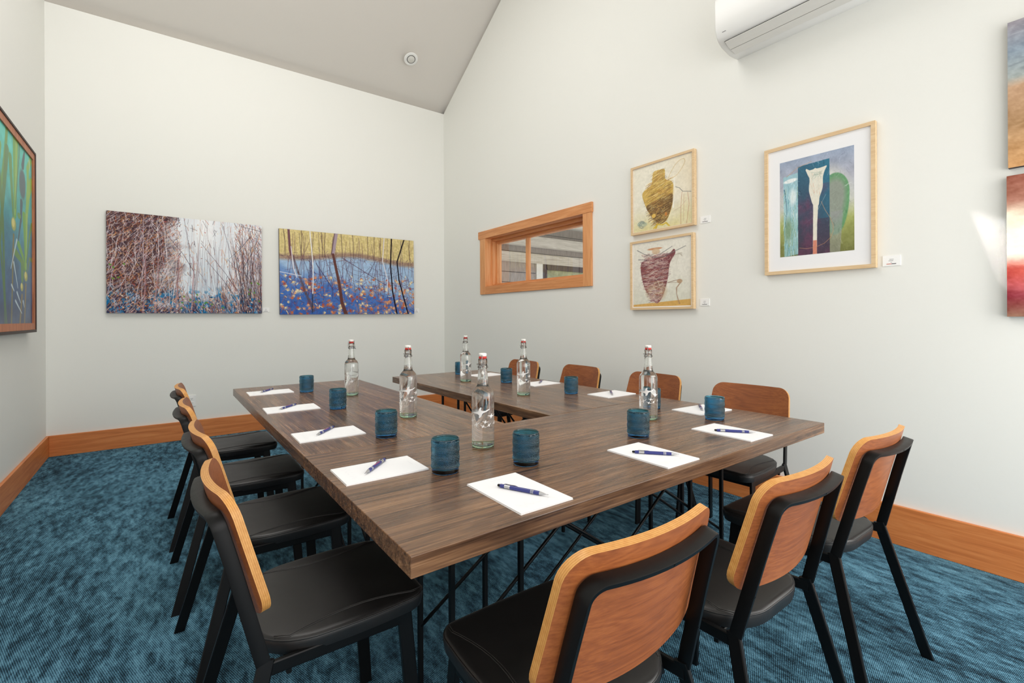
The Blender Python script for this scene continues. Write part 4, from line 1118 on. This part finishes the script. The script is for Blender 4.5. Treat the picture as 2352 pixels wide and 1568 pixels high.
# air conditioner
ac=empty('air_conditioner',(XR+.001,1.20,3.034),0,'white wall-mounted split air conditioner high on the right wall','air conditioner')
AL0,AL1=-.02-.5,.525    # local y extent (near, far)
prof=[(0,0),(-.035,-.004),(-.105,-.008),(-.160,.004),(-.209,.014),(-.245,.035),(-.268,.059),(-.286,.10),(-.2885,.143),(-.292,.282),(-.286,.30),(-.24,.310),(0,.312)]
b=MB(); n=len(prof)
secs=[]
for y,sx in ((AL0,.985),(AL0+.006,1),(AL1-.006,1),(AL1,.985)):
    secs.append([(x*sx,y,.15+(z-.15)*sx) for x,z in prof])
b.sweep(secs); b.build('housing',M['ac_white'],ac,smooth=True,autosmooth=30)
b=MB()   # louver recess outline, then the two louver blades
lo=[(-.2385,.026),(-.175,.0028),(-.130,-.008)]
def onp(pts,y0,y1,off,mb,m=0):
    v=[]
    for y in (y0,y1):
        for x,z in pts: v.append((x,y,z-off))
    k=len(pts); mb.add(v,[(i,i+1,k+i+1,k+i) for i in range(k-1)],m)
yA,yB_=AL0+.04,AL1-.042
onp([(-.2425,.0275),(-.207,.010),(-.160,.001),(-.105,-.011)],yA,yB_,.0012,b); b.build('louver_gap',M['dark_gap'],ac)
b=MB(); b.prism([(-.2400,.0245),(-.207,.0075),(-.172,-.0015),(-.172,-.0040),(-.208,.004),(-.2405,.0215)],lambda a,z,d:(a,d,z),yA+.004,yB_-.003); b.build('louver',M['ac_grey'],ac)
b=MB(); b.prism([(-.168,-.0025),(-.160,-.003),(-.111,-.0140),(-.111,-.0160),(-.160,-.0055),(-.168,-.0050)],lambda a,z,d:(a,d,z),yA+.004,yB_-.003); b.build('louver',M['ac_grey'],ac)
b=MB(); b.box((-.2755,AL1-.07,.0725),(-.2735,AL1-.045,.0765)); b.build('badge',M['ink'],ac)

# ------------------------------------------------------------------ lights, world, camera
w=bpy.data.worlds.new('daylight'); sc.world=w; w.use_nodes=True
bg=w.node_tree.nodes['Background']; bg.inputs[0].default_value=(1.0,.99,.965,1); bg.inputs[1].default_value=1.25
def area(name,loc,target,sx,sy,power,color=(1,1,1),spread=PI):
    l=bpy.data.lights.new(name,'AREA'); l.shape='RECTANGLE'; l.size=sx; l.size_y=sy; l.energy=power; l.color=color; l.spread=spread
    o=bpy.data.objects.new(name,l); link(o); o.location=loc
    o.rotation_euler=(Vector(target)-Vector(loc)).to_track_quat('-Z','Y').to_euler(); return o
area('window_light',(.9,-1.65,1.5),(1.0,4,1.1),3.4,2.6,40,(1,.985,.96))
area('overhead_fill_light',(.45,3.3,5.25),(.3,3.9,0),2.2,3.0,90,(1,.985,.96))  # lamp added above the view to brighten the deeper walls and tables
area('side_fill_light',(2.95,-.9,1.3),(-.7,4.2,.55),1.6,2.0,42,(1,.98,.95))  # unseen lamp added at the right to lift the lower left and back walls
# unseen area lamp added for the sun patch: narrow beam onto the right wall
d=Vector((.42,-.52,-.743)).normalized()
e1=Vector((0,-.119,-.063)); e2=Vector((0,-.099,-.331)); C0=Vector((XR,.532,1.751))
k1,k2=2.6,1.15
hit=C0+e1*k1/2+e2*k2/2
p1=e1-d*e1.dot(d); p2=e2-d*e2.dot(d)
xa=p1.normalized(); za=-d; ya=za.cross(xa)
l=bpy.data.lights.new('sun_patch','AREA'); l.shape='RECTANGLE'; l.size=p1.length*k1; l.size_y=p2.length*k2; l.energy=.16; l.color=(1,.97,.92); l.spread=math.radians(1.2)
o=bpy.data.objects.new('sun_patch',l); link(o); pos=hit-d*2.6
o.matrix_world=Matrix(((xa.x,ya.x,za.x,pos.x),(xa.y,ya.y,za.y,pos.y),(xa.z,ya.z,za.z,pos.z),(0,0,0,1)))

cd=bpy.data.cameras.new('camera'); cam=bpy.data.objects.new('camera',cd); link(cam)
F,CY,TH,ROLL,HC=1092.0,731.3,.6371,-.0042,1.24
cd.sensor_fit='HORIZONTAL'; cd.sensor_width=36; cd.lens=36*F/2352; cd.shift_y=-(784-CY)/2352
cd.clip_start=.05
Rv=Vector((math.cos(TH),-math.sin(TH),0)); Dv=Vector((math.sin(TH),math.cos(TH),0)); Uv=Vector((0,0,1))
R2=Rv*math.cos(ROLL)+Uv*math.sin(ROLL); U2=-Rv*math.sin(ROLL)+Uv*math.cos(ROLL)
cam.matrix_world=Matrix(((R2.x,U2.x,-Dv.x,0),(R2.y,U2.y,-Dv.y,0),(R2.z,U2.z,-Dv.z,HC),(0,0,0,1)))
sc.camera=cam
sc.view_settings.view_transform='Standard'
sc.view_settings.look='None'
sc.view_settings.exposure=0.18
try:
    sc.cycles.caustics_refractive=True; sc.cycles.caustics_reflective=False
    sc.cycles.max_bounces=16; sc.cycles.transmission_bounces=16; sc.cycles.diffuse_bounces=5; sc.cycles.glossy_bounces=6
    sc.cycles.sample_clamp_indirect=4.0
except Exception: pass
